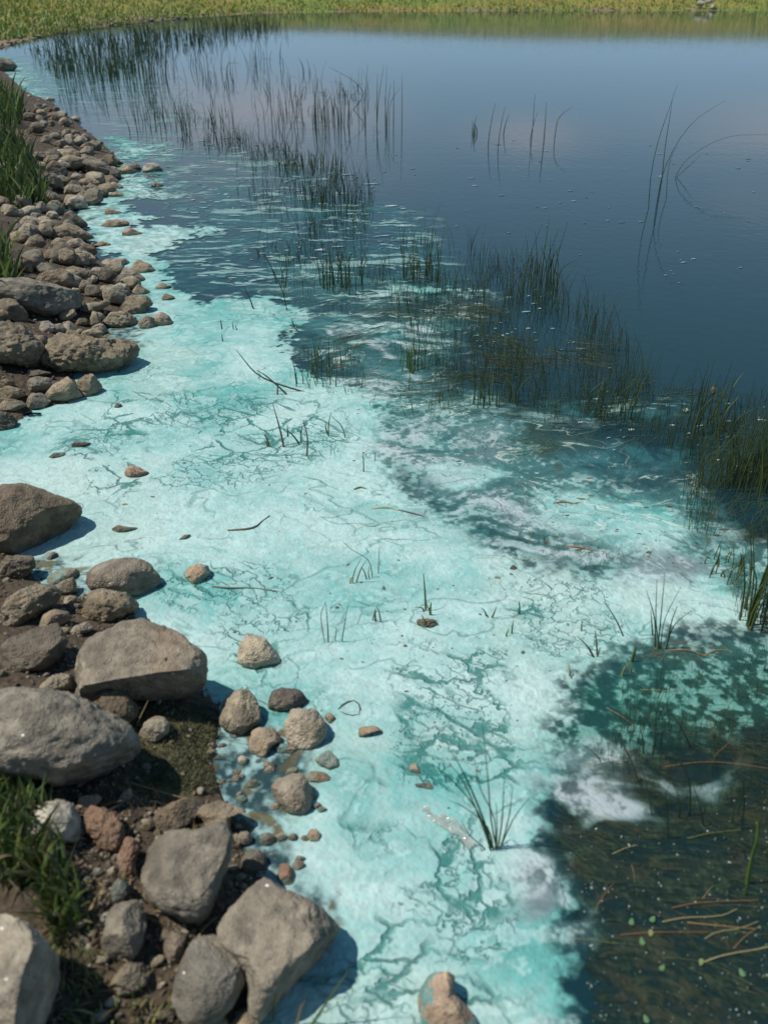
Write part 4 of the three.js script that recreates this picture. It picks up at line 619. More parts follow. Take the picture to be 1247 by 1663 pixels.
// a plant whose every blade was followed in the photograph: list of [material, [[px, py] ...]] from foot to tip
function tracedPlant(name, label, category, blades, width = 0.004, part = 'blade') {
  const foot = ground(...blades[0][1][0]), root = base(name, foot); tag(root, label, category); const R = rng(Math.round(foot.x * 1000 + foot.z * 977) + 5000);
  for (const [m, pts] of blades) {
    const b = ground(...pts[0]), w = pts.map(([x, y], i) => { const q = i ? atZ(x, y, b.z) : b.clone(); q.z += i * 0.012 * (R() - 0.5); return q.sub(foot); });
    w[0].y -= 0.02; put(part, taper(w, width * (0.5 + 0.4 * R()), width * 0.2, 4, 0.5), m, root);
  }
  return root;
}
function clump(name, label, category, x, y, hPx, n, lean, seed, mats, width = 0.003, spread = 0.05) {  // an upright tuft, each blade a part
  const foot = ground(x, y), root = base(name, foot); tag(root, label, category); const R = rng(seed), dist = Math.hypot(foot.x, foot.z, EYE), H = hPx / FL * dist / 0.9;
  for (let i = 0; i < n; i++) {
    const a = R() * 6.283, s = spread * Math.sqrt(R()), h = H * (0.45 + 0.55 * R()), lx = (lean + (R() - 0.5) * 0.7) * h * 0.5, lz = (R() - 0.5) * 0.4 * h, b = new THREE.Vector3(Math.cos(a) * s, -0.02, Math.sin(a) * s);
    const pts = [b, b.clone().add(new THREE.Vector3(lx * 0.3, h * 0.5, lz * 0.3)), b.clone().add(new THREE.Vector3(lx, h, lz))];
    if (R() < 0.25) { pts[2].y -= h * 0.25; pts[2].x += lx * 0.8; }
    put('blade', taper(pts, width * (0.7 + 0.6 * R()), width * 0.25, 3, 0.6), mats[Math.floor(R() * mats.length)], root);
  }
  return root;
}
const Ka = zoom(560, 1140, 3.668), Kb = zoom(500, 860, 3.464), Kc = zoom(300, 600, 2.711), Kd = zoom(340, 300, 2.969), Ke = zoom(840, 880, 3.064), Kf = zoom(860, 1180, 3.222), Kg = zoom(860, 1400, 3.222), Kh = zoom(820, 0, 2.92);
const g0 = GREEN[0], g1 = GREEN[1], g2 = GREEN[2];
tracedPlant('tall_rush', 'five tall arching rush stalks alone in the open blue water', 'rush', [
  [g0, [[1053, 338], [1057, 280], [1070, 225], [1084, 180], [1100, 138]]], [g0, [[1068, 328], [1074, 290], [1080, 240], [1088, 190], [1091, 160]]], [g0, [[1066, 330], [1075, 285], [1098, 235], [1130, 193], [1178, 163]]],
  [g1, [[1082, 322], [1084, 280], [1092, 250], [1101, 237]]], [g1, [[1094, 288], [1112, 262], [1150, 235], [1190, 221], [1250, 218]]], [g0, [[1094, 288], [1120, 268], [1137, 252]]]], 0.0042, 'stalk');
tracedPlant('sedge_tuft', 'spiky green sedge tuft rising from the scum in the lower middle', 'sedge', [
  [g1, Ka([[890, 880], [830, 720], [720, 470], [615, 240]])], [g1, Ka([[885, 880], [800, 690], [690, 440], [620, 340]])], [g1, Ka([[880, 885], [790, 640], [600, 450], [430, 340]])], [g1, Ka([[915, 880], [870, 700], [850, 450], [815, 110]])], [g2, Ka([[905, 880], [935, 720], [950, 480]])], [g2, Ka([[920, 870], [975, 690], [995, 490]])],
  [g1, Ka([[910, 880], [1010, 680], [1110, 560]])], [g2, Ka([[880, 890], [840, 790], [770, 600], [720, 520]])], [g1, Ka([[900, 890], [890, 700], [800, 480], [770, 340]])], [g0, Ka([[895, 890], [850, 760], [700, 620], [620, 580]])], [g1, Ka([[870, 890], [815, 860], [740, 780], [690, 720]])], [g2, Ka([[900, 880], [905, 760], [900, 600]])]], 0.0028);
tracedPlant('dead_reed', 'bent dead reed with its tip broken over, casting a shadow on the scum', 'reed', [
  [DEAD, Kb([[365, 275], [350, 195], [320, 150], [255, 105], [200, 65]])], [OLIVE, Kb([[245, 305], [262, 235], [300, 165]])], [DEAD, Kb([[262, 300], [300, 215], [330, 165]])], [STRAW, Kb([[235, 310], [245, 270], [262, 262]])], [DEAD, Kb([[335, 282], [318, 230], [300, 205]])], [DEAD, Kb([[358, 278], [340, 245], [345, 215]])]], 0.003, 'stem');
tracedPlant('reed_stub', 'single upright reed stub right of the bent dead reed', 'reed', [[OLIVE, Kb([[395, 250], [398, 170], [402, 88]])], [DEAD, Kb([[402, 205], [408, 160]])]], 0.0028, 'stem');
tracedPlant('water_sprig', 'green leafy sprig growing out of a brown tuft in mid scum', 'plant', [[OLIVE, Kb([[665, 460], [658, 350], [650, 258]])], [BRIGHT, Kb([[690, 485], [688, 440], [694, 405]])], [g2, Kb([[700, 490], [680, 455], [668, 420]])], [g2, Kb([[664, 465], [640, 436], [602, 436]])], [DEAD, Kb([[640, 545], [612, 515]])], [DEAD, Kb([[690, 550], [700, 515], [730, 525]])], [OLIVE, Kb([[660, 550], [655, 510], [640, 495]])]], 0.005);
tracedPlant('reed_stub', 'three thin dead stems standing together left of the leafy sprig', 'reed', [[DEAD, Kb([[115, 640], [112, 540], [100, 395]])], [DEAD, Kb([[150, 635], [158, 570]])], [g1, Kb([[185, 632], [205, 540], [225, 430]])], [DEAD, Kb([[100, 640], [75, 470], [100, 400]])], [DRY, Kb([[115, 645], [60, 655], [0, 668]])]], 0.0026, 'stem');
tracedPlant('reed_stub', 'short leaning dark stub between the bent reed and the leafy sprig', 'reed', [[DEAD, Kb([[415, 525], [400, 470], [385, 425]])], [g1, Kb([[385, 520], [378, 470], [384, 440]])], [DEAD, Kb([[355, 520], [380, 450]])]], 0.004, 'stem');
tracedPlant('water_sprig', 'small green V-shaped sprout in the scum right of the leafy sprig', 'plant', [[g2, Kb([[1015, 498], [995, 465], [975, 435]])], [g2, Kb([[1020, 498], [1045, 465], [1060, 435]])], [DEAD, Kb([[1040, 500], [1000, 470]])]], 0.004);
tracedPlant('water_sprig', 'pair of small green shoots farthest right among the mid scum sprouts', 'plant', [[g2, Kb([[1145, 595], [1150, 550], [1155, 505]])], [BRIGHT, Kb([[1110, 610], [1120, 585], [1135, 570]])], [g1, Kb([[1190, 485], [1190, 440], [1188, 405]])]], 0.004);
tracedPlant('dead_twig', 'forked dark twig sticking out of the scum below the rushy fringe', 'twig', [[DARKM, Kc([[470, 112], [410, 70], [355, 28], [320, 0]])], [DARKM, Kc([[410, 116], [408, 90], [412, 62]])], [DARKM, Kc([[388, 118], [440, 116]])]], 0.005, 'branch');
tracedPlant('dead_twig', 'spray of dark twigs and stubs left of the yellow bent blade', 'twig', [[DARKM, Kc([[520, 335], [480, 295], [445, 258]])], [DEAD, Kc([[515, 330], [508, 265]])], [DEAD, Kc([[535, 385], [540, 300], [522, 225]])], [DARKM, Kc([[455, 300], [452, 240]])], [DEAD, Kc([[440, 345], [420, 260], [385, 150]])], [DARKM, Kc([[500, 290], [520, 250]])]], 0.005, 'branch');
tracedPlant('dead_reed', 'yellow-green blade bent double above the scum', 'reed', [[OLIVE, Kc([[632, 295], [634, 240], [645, 188]])], [STRAW, Kc([[712, 305], [690, 250], [650, 205]])], [OLIVE, Kc([[645, 298], [622, 260], [620, 230]])], [DEAD, Kc([[720, 300], [690, 300], [640, 292]])]], 0.005, 'stem');
tracedPlant('reed_stub', 'short dark stub at the left of the cracked scum', 'reed', [[DEAD, Kc([[375, 345], [365, 315], [350, 282]])], [OLIVE, Kc([[378, 345], [352, 310]])]], 0.006, 'stem');
tracedPlant('reed_stub', 'thin pinkish stem standing in smooth scum', 'reed', [[DEAD, Kc([[787, 455], [787, 410], [783, 360]])], [DEAD, Kc([[838, 405], [838, 360]])], [DARKM, Kc([[785, 412], [840, 408]])]], 0.004, 'stem');
tracedPlant('dead_reed', 'dark leaning reed bundle standing where the scum meets blue water', 'reed', [[g0, Kd([[378, 610], [355, 520], [310, 420], [250, 300]])], [g0, Kd([[365, 480], [350, 420], [330, 370]])], [g1, Kd([[362, 500], [372, 440], [375, 380]])], [g0, Kd([[330, 480], [300, 400], [262, 330]])], [g0, Kd([[345, 490], [352, 430], [360, 400]])]], 0.0055, 'stem');
tracedPlant('reed_stub', 'lone dark leaning stub left of the dark reed bundle', 'reed', [[DARKM, Kd([[218, 602], [195, 550], [168, 490]])], [DRY, Kd([[228, 604], [212, 590]])]], 0.007, 'stem');
tracedPlant('reed_stub', 'two dark stubs on the left of the fringe scum, side by side', 'reed', [[DARKM, Kd([[62, 700], [58, 670], [54, 648]])], [DARKM, Kd([[66, 760], [60, 720]])], [DARKM, Kd([[118, 700], [112, 660]])], [DARKM, Kd([[140, 705], [125, 680]])]], 0.006, 'stem');
tracedPlant('dead_twig', 'dark root-like twig with a rusty foot in the fringe scum', 'twig', [[DARKM, Kd([[415, 690], [402, 665], [398, 640]])], [DRY, Kd([[440, 705], [410, 690], [370, 700]])], [DARKM, Kd([[520, 1000], [240, 920], [130, 800]])]], 0.006, 'branch');
tracedPlant('sedge_tuft', 'thin upright sedge tuft over the red-brown litter, right of centre', 'sedge', [[g1, Ke([[700, 540], [712, 350], [732, 150]])], [g1, Ke([[690, 530], [680, 380], [640, 240]])], [g0, Ke([[715, 545], [730, 400], [810, 220]])], [g2, Ke([[740, 540], [770, 400], [800, 330]])], [g1, Ke([[680, 470], [660, 330]])], [g1, Ke([[720, 540], [690, 410], [690, 180]])], [g1, Ke([[735, 540], [780, 420], [860, 330]])], [g2, Ke([[705, 545], [700, 480], [712, 400]])]], 0.003);
tracedPlant('sedge_tuft', 'small leaning sedge tuft at the teal edge, left of the litter', 'sedge', [[g1, Ke([[395, 575], [350, 520], [300, 480]])], [g2, Ke([[400, 570], [395, 510], [385, 440]])], [g1, Ke([[545, 475], [490, 390], [430, 290]])], [g1, Ke([[390, 575], [410, 520]])], [g2, Ke([[320, 450], [322, 400]])]], 0.004);
tracedPlant('reed_stub', 'yellow broken reed stub in front of a dark puddle of clear water', 'reed', [[STRAW, Ke([[512, 672], [535, 630], [562, 588]])], [DRY, Ke([[560, 655], [568, 620]])], [g2, Ke([[565, 600], [580, 550], [590, 520]])], [DEAD, Ke([[420, 690], [500, 690]])]], 0.006, 'stem');
tracedPlant('water_sprig', 'tiny yellow-topped shoot alone in pale scum at right', 'plant', [[STRAW, Ke([[262, 668], [258, 640], [256, 618]])], [g0, Ke([[280, 680], [265, 665]])]], 0.006);
tracedPlant('green_blade', 'single bright green grass blade at the right edge of the dark water', 'grass blade', [[BRIGHT, Kf([[1138, 830], [1160, 680], [1180, 580], [1195, 500]])], [BRIGHT, Kf([[1128, 880], [1135, 800]])]], 0.0055);
tracedPlant('reed_stub', 'row of dark broken stems over the white flecked patch', 'reed', [[g0, Kf([[730, 600], [722, 480], [710, 340]])], [g0, Kf([[785, 480], [780, 400], [770, 330]])], [g0, Kf([[925, 530], [890, 420], [860, 320]])], [DARKM, Kf([[650, 470], [625, 380], [600, 270]])], [g0, Kf([[840, 470], [835, 300], [780, 160]])], [g1, Kf([[1060, 500], [1070, 400]])], [g0, Kf([[1110, 540], [1120, 400], [1100, 260]])]], 0.003, 'stem');
tracedPlant('dead_reed', 'long thin dark stems slanting out of the teal scum at right', 'reed', [[DEAD, Kf([[590, 300], [520, 160], [440, 20]])], [DEAD, Kf([[400, 190], [340, 140], [270, 90]])], [DRY, Kf([[955, 60], [952, 20], [945, -20]])], [g0, Kf([[640, 150], [655, 70], [660, -40]])], [g1, Kf([[600, 150], [590, 70], [570, -10]])], [g0, Kf([[860, 110], [800, 20], [740, -60]])]], 0.003, 'stem');
tracedPlant('grass_shoot', 'pale bent grass shoots at the bottom, right of the wedge-shaped boulder', 'grass', [[DRY, F([[830, 930], [860, 830], [888, 745]])], [g2, F([[890, 930], [980, 830], [1060, 720], [1140, 620]])], [OLIVE, F([[700, 900], [710, 820], [730, 740]])], [OLIVE, F([[680, 910], [700, 850]])]], 0.0035);
tracedPlant('mud_sprig', 'green weed with straw stalks growing behind the angular brown rock', 'weed', [[g2, B([[760, 620], [740, 560], [700, 520]])], [BRIGHT, B([[780, 620], [770, 560], [750, 510]])], [STRAW, B([[730, 880], [770, 760], [830, 630]])], [DRY, B([[720, 800], [750, 740], [780, 680]])], [g1, B([[800, 630], [790, 580], [730, 530]])]], 0.004);
tracedPlant('bank_weed', 'small green weed on the long brown sloping rock of the middle bank', 'weed', [[g1, I([[600, 790], [560, 730], [500, 700]])], [g2, I([[590, 785], [570, 720]])], [g1, I([[620, 780], [580, 740], [540, 690]])], [g0, I([[570, 780], [530, 720]])]], 0.010);
clump('rush_clump', 'dense dark rush clump farthest left in the shallows, before the far beach', 'rush', 182, 126, 56, 120, 0.1, 11, [g0, g1, g1, g2], 0.007, 1.0);
clump('rush_clump', 'dark rush clump in the narrow band of weed, just above the bright scum streak', 'rush', 692, 455, 80, 26, 0, 12, [g0, g1, g2], 0.004, 0.16);
clump('rush_clump', 'rush clump with pale dry tips on the outer side of the weed band', 'rush', 880, 470, 95, 24, 0.1, 13, [g0, g1, g2, OLIVE, g0, g0], 0.004, 0.12);
clump('rush_clump', 'thick rush clump with yellow tips where the weed band nears the right edge', 'rush', 1160, 700, 100, 28, 0.1, 14, [g0, g1, g2, g0, g0, OLIVE], 0.004, 0.13);
clump('rush_clump', 'sparse yellow-green grass clump in the middle of the weed band', 'rush', 800, 650, 70, 20, 0, 15, [g1, g2, OLIVE], 0.0035, 0.12);
clump('rush_clump', 'yellowish grass clump between two pale scum streaks of the weed band', 'rush', 985, 665, 75, 24, 0.2, 16, [g1, g2, OLIVE, g0, g0], 0.0035, 0.13);
clump('rush_clump', 'bright green grass clump at the scum border of the weed band', 'rush', 668, 600, 70, 16, 0, 17, [g2, BRIGHT, g1], 0.0035, 0.07);
clump('rush_clump', 'fine green clump on the pale scum border, left end of the weed band', 'rush', 515, 615, 70, 20, 0, 18, [g1, g2, OLIVE], 0.0035, 0.14);
clump('rush_clump', 'tall sparse clump with long reflections beside the bent far stalk', 'rush', 592, 205, 80, 18, 0, 19, [g0, g1], 0.0055, 0.5);
clump('rush_clump', 'loose clump of grass standing on grey-blue water left of the tall sparse clump', 'rush', 487, 205, 60, 26, 0, 20, [g0, g1, g2], 0.0055, 0.55);
clump('rush_clump', 'bushy short clump in a bright patch of scum in the upper middle', 'rush', 500, 272, 26, 40, 0, 21, [g2, g1, OLIVE], 0.006, 0.35);
clump('rush_clump', 'dark tangled clump above the left end of the weed band', 'rush', 530, 330, 62, 40, 0, 22, [g0, g1], 0.005, 0.32);
clump('rush_clump', 'dark clump at the right end of the upper tangle', 'rush', 555, 470, 90, 22, -0.1, 23, [g0, g1], 0.0045, 0.15);
clump('rush_clump', 'tall rushes at the right edge behind the grassy litter', 'rush', 1225, 790, 140, 26, -0.05, 24, [g0, g1, g2], 0.004, 0.12);
clump('rush_clump', 'green grass clump on an olive mound by the right edge', 'rush', 1180, 930, 50, 24, 0.1, 25, [g2, g1, OLIVE], 0.003, 0.08);
clump('rush_clump', 'dense tall rushes rising past the right edge below the olive mound', 'rush', 1240, 1010, 190, 30, -0.1, 26, [g0, g1, g2], 0.0035, 0.08);
clump('rush_clump', 'small lone clump with a white fleck at its foot, out in open water', 'rush', 772, 218, 30, 7, 0, 27, [g1, g2], 0.006, 0.06);
clump('rush_clump', 'scattered thin stems out in open water right of the lone clump', 'rush', 850, 228, 60, 7, 0.1, 28, [g0, g1], 0.006, 0.55);
clump('rush_clump', 'short clump on the blue shallows near the far scum strip', 'rush', 300, 205, 36, 36, -0.1, 29, [g0, g1, g2], 0.0055, 0.8);
tracedPlant('bent_stalk', 'long thin stalk arching to the left over far grey-blue water', 'rush', [[g0, [[572, 178], [590, 152], [575, 132], [535, 109]]], [g0, [[592, 200], [594, 150], [597, 104]]], [g0, [[612, 200], [612, 160], [613, 120]]]], 0.006, 'stalk');

// reed beds: nobody could count the stems
function bed(label, polyPx, count, hPx, seed, width, mats, lean = 0) {
  const R = rng(seed), xs = polyPx.map(p => p[0]), ys = polyPx.map(p => p[1]), parts = mats.map(() => []); let made = 0, tries = 0;
  while (made < count && tries++ < count * 80) {
    const x = mix(Math.min(...xs), Math.max(...xs), R()), y = mix(Math.min(...ys), Math.max(...ys), R()); if (polyDist(polyPx, x, y) < 0) continue;
    const f = ground(x, y); if (polyDist(lake, f.x, f.z) < 0.02) continue; if (n2(f.x * 2.3 + seed, f.z * 2.3) < -0.5 + 0.6 * R()) continue;
    const dist = Math.hypot(f.x, f.z, EYE), n = 1 + Math.floor(R() * 4);
    for (let k = 0; k < n; k++) {
      const h = hPx * (0.25 + 0.85 * R()) * (1 + 0.5 * n2(f.x * 1.1 + 5, f.z * 1.1)) / FL * dist, b = f.clone().add(new THREE.Vector3((R() - 0.5) * 0.02 * dist, -0.02, (R() - 0.5) * 0.02 * dist)), lx = (lean + (R() - 0.5) * 1.2) * h * 0.6, lz = (R() - 0.5) * h * 0.5;
      const tip = b.clone().add(new THREE.Vector3(lx, h, lz)); const midP = b.clone().add(new THREE.Vector3(lx * 0.3, h * 0.55, lz * 0.3)), kink = R(); if (kink < 0.14) { tip.y -= h * 0.45; tip.x += lx; } else if (kink < 0.26) { tip.copy(midP).add(new THREE.Vector3((R() - 0.3) * h * 0.6, -h * (0.1 + 0.4 * R()), (R() - 0.5) * h * 0.3)); }
      parts[Math.floor(R() * mats.length)].push(taper([b, midP, tip], width * dist * (0.5 + 1.0 * R() * R() + 0.2), width * dist * 0.22, 3, 0.7));
    }
    made++;
  }
  const root = base('reed_bed', new THREE.Vector3()); tag(root, label, 'reeds', null, 'stuff');
  parts.forEach((p, i) => { if (p.length) put('stems', mergeGeometries(p), mats[i], root).userData.kind = 'stuff'; });
}
const U = 0.00058;
bed('dark green rushes in the shallows before the far beach', [[40, 82], [110, 60], [250, 48], [430, 32], [470, 46], [300, 80], [225, 110], [200, 130], [90, 118]], 520, 20, 61, U * 0.6, [g0, g1, g2]);
bed('sparse thin reeds standing in grey-blue water in the upper left', [[215, 95], [420, 75], [560, 130], [640, 190], [600, 225], [470, 215], [400, 190], [280, 180], [220, 140]], 105, 32, 62, U * 0.5, [g0, g0, g1]);
bed('short reeds in blue shallows off the far stone heap', [[220, 160], [340, 190], [440, 235], [500, 260], [420, 270], [320, 235], [250, 200]], 120, 26, 63, U * 0.5, [g0, g1]);
bed('tangled reeds along the thin film above the weed band', [[370, 290], [460, 250], [560, 280], [610, 330], [600, 370], [500, 390], [430, 360]], 110, 44, 64, U * 0.6, [g0, g0, g1]);
bed('dark reeds of the left part of the weed band', [[420, 400], [540, 370], [700, 400], [860, 420], [900, 460], [860, 480], [700, 470], [560, 480], [460, 480]], 250, 50, 65, U * 0.5, [g0, g0, g0, g1, g0, g2]);
bed('dark reeds leaning together in the middle of the weed band', [[630, 480], [860, 470], [960, 520], [1040, 600], [1060, 660], [900, 680], [760, 640], [660, 590]], 560, 60, 66, U * 0.5, [g0, g0, g1, g0, g1, g2, g2], 0.0);
bed('reeds and grass of the right part of the weed band', [[840, 650], [1000, 630], [1247, 640], [1290, 720], [1247, 800], [1120, 760], [1000, 700], [860, 690]], 360, 56, 67, U * 0.5, [g0, g0, g0, g1, g1, g2, OLIVE]);
bed('thin green stems poking through the scum below the weed band', [[460, 560], [640, 590], [760, 650], [700, 690], [560, 650], [480, 620]], 80, 44, 68, U * 0.65, [g1, g2, OLIVE]);
bed('rushes and grass along the right edge', [[1120, 790], [1290, 760], [1290, 1060], [1200, 1000], [1190, 900], [1110, 850]], 330, 100, 69, U * 0.55, [g0, g0, g1, g2, g1, OLIVE]);
bed('dark stems in the shaded green water at the lower right', [[1020, 1120], [1290, 1040], [1290, 1420], [1100, 1360], [1040, 1300], [960, 1240]], 300, 105, 70, U * 0.5, [g0, g0, g0, g1]);

// grass: on the near bank, and on the slopes across the water
function grass(label, polyPx, count, h0, h1, seed, cols, width, hSurvey = 0.1, cone = 0.5) {
  const R = rng(seed), xs = polyPx.map(p => p[0]), ys = polyPx.map(p => p[1]);
  const g = taper([new THREE.Vector3(0, 0, 0), new THREE.Vector3(0.03, 0.55, 0), new THREE.Vector3(0.2, 1, 0)], 1, 0.15, 3, 0.4); // scaled per blade
  const gp = g.attributes.position; const ribbon = new THREE.BufferGeometry(), pos = [], idx = [];
  for (let i = 0; i <= 5; i++) { const t = i / 5, w = (1 - t * t) * 0.5 + 0.03, x = 0.28 * t * t, y = t - 0.12 * t * t; pos.push(x, y, -w, x - 0.15 * w, y + 0.0, 0, x, y, w); if (i < 5) { const a = i * 3; idx.push(a, a + 1, a + 3, a + 1, a + 4, a + 3, a + 1, a + 2, a + 4, a + 2, a + 5, a + 4); } }
  ribbon.setAttribute('position', new THREE.Float32BufferAttribute(pos, 3)); ribbon.setIndex(idx); ribbon.computeVertexNormals();
  const m = new THREE.InstancedMesh(ribbon, new THREE.MeshPhysicalMaterial({ roughness: 0.7, side: THREE.DoubleSide, transmission: 0.35, thickness: 0 }), count), M = new THREE.Matrix4(), q = new THREE.Quaternion(), e = new THREE.Euler(), c = new THREE.Color(); let k = 0, tries = 0;
  while (k < count && tries++ < count * 40) {
    const x = mix(Math.min(...xs), Math.max(...xs), R()), y = mix(Math.min(...ys), Math.max(...ys), R()); if (polyDist(polyPx, x, y) < 0) continue;
    const f = ground(x, y, hSurvey), s = polyDist(lake, f.x, f.z); if (s > 0) continue;
    const h = mix(h0, h1, R() * R()); e.set((R() - 0.5) * cone, R() * 6.283, (R() - 0.5) * cone); q.setFromEuler(e);
    M.compose(new THREE.Vector3(f.x, terrain(f.x, f.z) - 0.005, f.z), q, new THREE.Vector3(h, h, width)); m.setMatrixAt(k, M);
    const t = cols[Math.floor(R() * cols.length)], j = 0.7 + 0.6 * R(); m.setColorAt(k, c.setRGB(t[0] * j, t[1] * j, t[2] * j)); k++;
  }
  m.count = k; m.name = numbered('grass'); m.castShadow = m.receiveShadow = true; scene.add(m); tag(m, label, 'grass', null, 'stuff'); return m;
}
const gc = [[0.08, 0.15, 0.02], [0.13, 0.21, 0.03], [0.05, 0.10, 0.018], [0.21, 0.24, 0.05]], gd = [...gc, ...gc, [0.26, 0.20, 0.08]];
grass('long green grass growing over the bank in the bottom left', [[-60, 1270], [10, 1250], [70, 1330], [110, 1420], [125, 1500], [90, 1520], [60, 1440], [-60, 1430]], 2400, 0.03, 0.18, 81, gd, 0.0022, 0.12, 0.9);
grass('ankle-high green grass on the bank behind the shore stones', [[-1300, 90], [-75, 90], [-75, 500], [-140, 900], [-260, 1100], [-1300, 900]], 14000, 0.06, 0.28, 89, gc, 0.006, 0.3, 0.9);
grass('thin grass and straw between the bottom left boulders', [[90, 1420], [150, 1430], [170, 1560], [240, 1600], [300, 1663], [100, 1700], [90, 1560]], 260, 0.02, 0.09, 82, [...gd, [0.3, 0.22, 0.1], [0.2, 0.13, 0.06]], 0.004, 0.08, 1.6);
grass('tall dark green grass at the left edge above the stone heap', [[-40, 210], [20, 215], [60, 250], [68, 272], [30, 285], [-40, 280]], 1500, 0.12, 0.46, 83, gc, 0.0032, 0.35, 0.5);
grass('dark green grass tuft on the left edge beside the middle heap', [[-40, 415], [10, 410], [26, 445], [10, 465], [-40, 455]], 800, 0.10, 0.36, 84, gc, 0.0035, 0.25, 0.5);
grass('grass at the far upper end of the stone heap', [[-40, 165], [20, 165], [44, 190], [30, 215], [-40, 210]], 420, 0.2, 0.55, 85, gc, 0.008, 0.2, 0.5);
grass('dry straw and leaf litter on the earth between the near boulders', [[150, 1270], [330, 1290], [400, 1320], [330, 1400], [300, 1663], [80, 1690], [60, 1520], [120, 1420]], 700, 0.015, 0.07, 88, [[0.20, 0.14, 0.06], [0.26, 0.19, 0.09], [0.13, 0.085, 0.045], [0.09, 0.06, 0.035]], 0.006, 0.06, 2.8);
grass('short dark moss and weed on the mud patch beside the flat slab', [[232, 1170], [270, 1155], [330, 1152], [368, 1170], [378, 1215], [362, 1270], [330, 1292], [250, 1292], [222, 1265], [226, 1215]], 6500, 0.006, 0.030, 86, [[0.075, 0.085, 0.026], [0.10, 0.10, 0.035], [0.05, 0.06, 0.02], [0.14, 0.12, 0.055], [0.06, 0.075, 0.025]], 0.0028, 0.03, 1.8);
grass('sunlit yellow-green grass on the slopes across the water', [[-900, 60], [-40, 56], [60, 44], [160, 30], [330, 17], [480, 14], [2000, 14.0], [2000, -14], [-900, -14]], 95000, 0.06, 0.26, 87, [[0.16, 0.27, 0.035], [0.25, 0.28, 0.05], [0.12, 0.23, 0.03], [0.30, 0.28, 0.08]], 0.05, 0.25, 0.6);

// ---------------------------------------------------------------- floating litter
function flatStem(label, m, pts, width, name = 'floating_straw', category = 'floating straw') {
  const w = pts.map(([x, y], i) => { const q = ground(x, y); q.y = 0.0035 + 0.003 * (i % 2); return q; }), c = w[0].clone();
  const o = put(name, taper(w.map(q => q.clone().sub(c)), width * (name === 'floating_straw' ? 0.46 : 0.8), width * 0.3, 5, 0.6), m); o.position.copy(c); tag(o, label, category); return o;
}
flatStem('long tan stem floating in the dark water, uppermost of the bundle at lower right', STRAW, Kg([[690, 318], [800, 302], [1000, 285], [1080, 255]]), 0.0035);
flatStem('long orange-brown stem crossing the bundle at lower right', DRY, Kg([[820, 322], [950, 340], [1180, 356]]), 0.004);
flatStem('thin red-brown stem lying straight, lowest of the bundle at lower right', RED, Kg([[470, 386], [640, 378], [930, 372]]), 0.0025);
flatStem('thick pale stem slanting up to the right edge below the bundle', STRAW, Kg([[900, 532], [1000, 500], [1247, 450], [1320, 430]]), 0.0045);
flatStem('short olive stem joining the scum edge in the dark water', OLIVE, Kg([[215, 405], [320, 420], [460, 432]]), 0.003);
flatStem('thin brown stem tipped with a pale fleck in the dark water', DRY, Kg([[335, 268], [380, 190], [435, 118]]), 0.0022);
flatStem('dark red stem above the tan stem at lower right', RED, Kg([[740, 245], [860, 225], [960, 212], [1190, 210]]), 0.003);
flatStem('forked brown stem with pale leaf at the right of the bundle', DRY, Kg([[900, 200], [930, 160], [955, 130]]), 0.003);
flatStem('pale curled stem end near the right edge at lower right', STRAW, Kg([[910, 408], [970, 378], [1100, 350], [1190, 320]]), 0.003);
flatStem('brown stem touching the right edge above the thick pale stem', DRY, Kg([[1060, 460], [1120, 400], [1200, 340]]), 0.003);
flatStem('small rust-coloured stem upright in view in the dark water', DRY, Kg([[530, 20], [540, 60], [548, 110]]), 0.0022);
flatStem('green-tan stem slanting to the right below the flecked patch', OLIVE, Kf([[820, 592], [920, 572], [1100, 545]]), 0.004);
flatStem('pale olive stem left of the slanting green-tan one', STRAW, Kf([[430, 672], [500, 645], [560, 625]]), 0.003);
flatStem('straw stem along the upper border of the flecked patch', STRAW, Kf([[290, 218], [400, 195], [520, 180]]), 0.0025);
flatStem('long red-brown stem running to the right edge above the flecked patch', RED, Kf([[700, 215], [900, 195], [1080, 200], [1247, 230]]), 0.003);
flatStem('orange stem slanting up over the dark water near the right edge', DRY, Kf([[960, 160], [1020, 110], [1070, 70]]), 0.003);
flatStem('dark floating twig with a knot, drifting in the scum left of the bent reed', DARKM, [[345, 955], [375, 958], [410, 957], [450, 963]], 0.006, 'drift_twig', 'twig');
flatStem('pale stick half covered by scum in the middle of the photo', STRAW, [[604, 828], [630, 827], [648, 832]], 0.005, 'drift_stick', 'stick');
flatStem('dark wet stick lying in line with the pale stick', DARKM, [[646, 830], [670, 836], [695, 842]], 0.005, 'drift_stick', 'stick');
flatStem('small olive stick on a grey film above the pale stick', OLIVE, [[575, 797], [585, 794], [596, 796]], 0.007, 'drift_stick', 'stick');
flatStem('looped dark twig at the scum edge right of the egg-shaped cobble', DARKM, Dz([[1050, 600], [1090, 565], [1150, 545], [1185, 580], [1180, 630], [1120, 640], [1060, 610]]), 0.004, 'drift_twig', 'twig');
flatStem('dark green twig left of the pale stick, bent in the middle', DARKM, Kc([[190, 715], [300, 705], [345, 670], [375, 650]]), 0.007, 'drift_twig', 'twig');
flatStem('orange-brown stems in litter at the foot of the thin upright sedge', RED, Ke([[740, 545], [850, 550], [940, 575]]), 0.006);
flatStem('pinkish stick sticking out of the litter beside the thin upright sedge', DRY, Ke([[920, 575], [980, 550], [1060, 545]]), 0.004, 'drift_stick', 'stick');
flatStem('long straw stem lying on the teal scum', STRAW, Ke([[610, 740], [700, 748], [800, 750]]), 0.003);
flatStem('thin pinkish stem lying on the teal scum pointing at the dark water', DRY, Ke([[440, 830], [520, 880], [590, 930]]), 0.003);
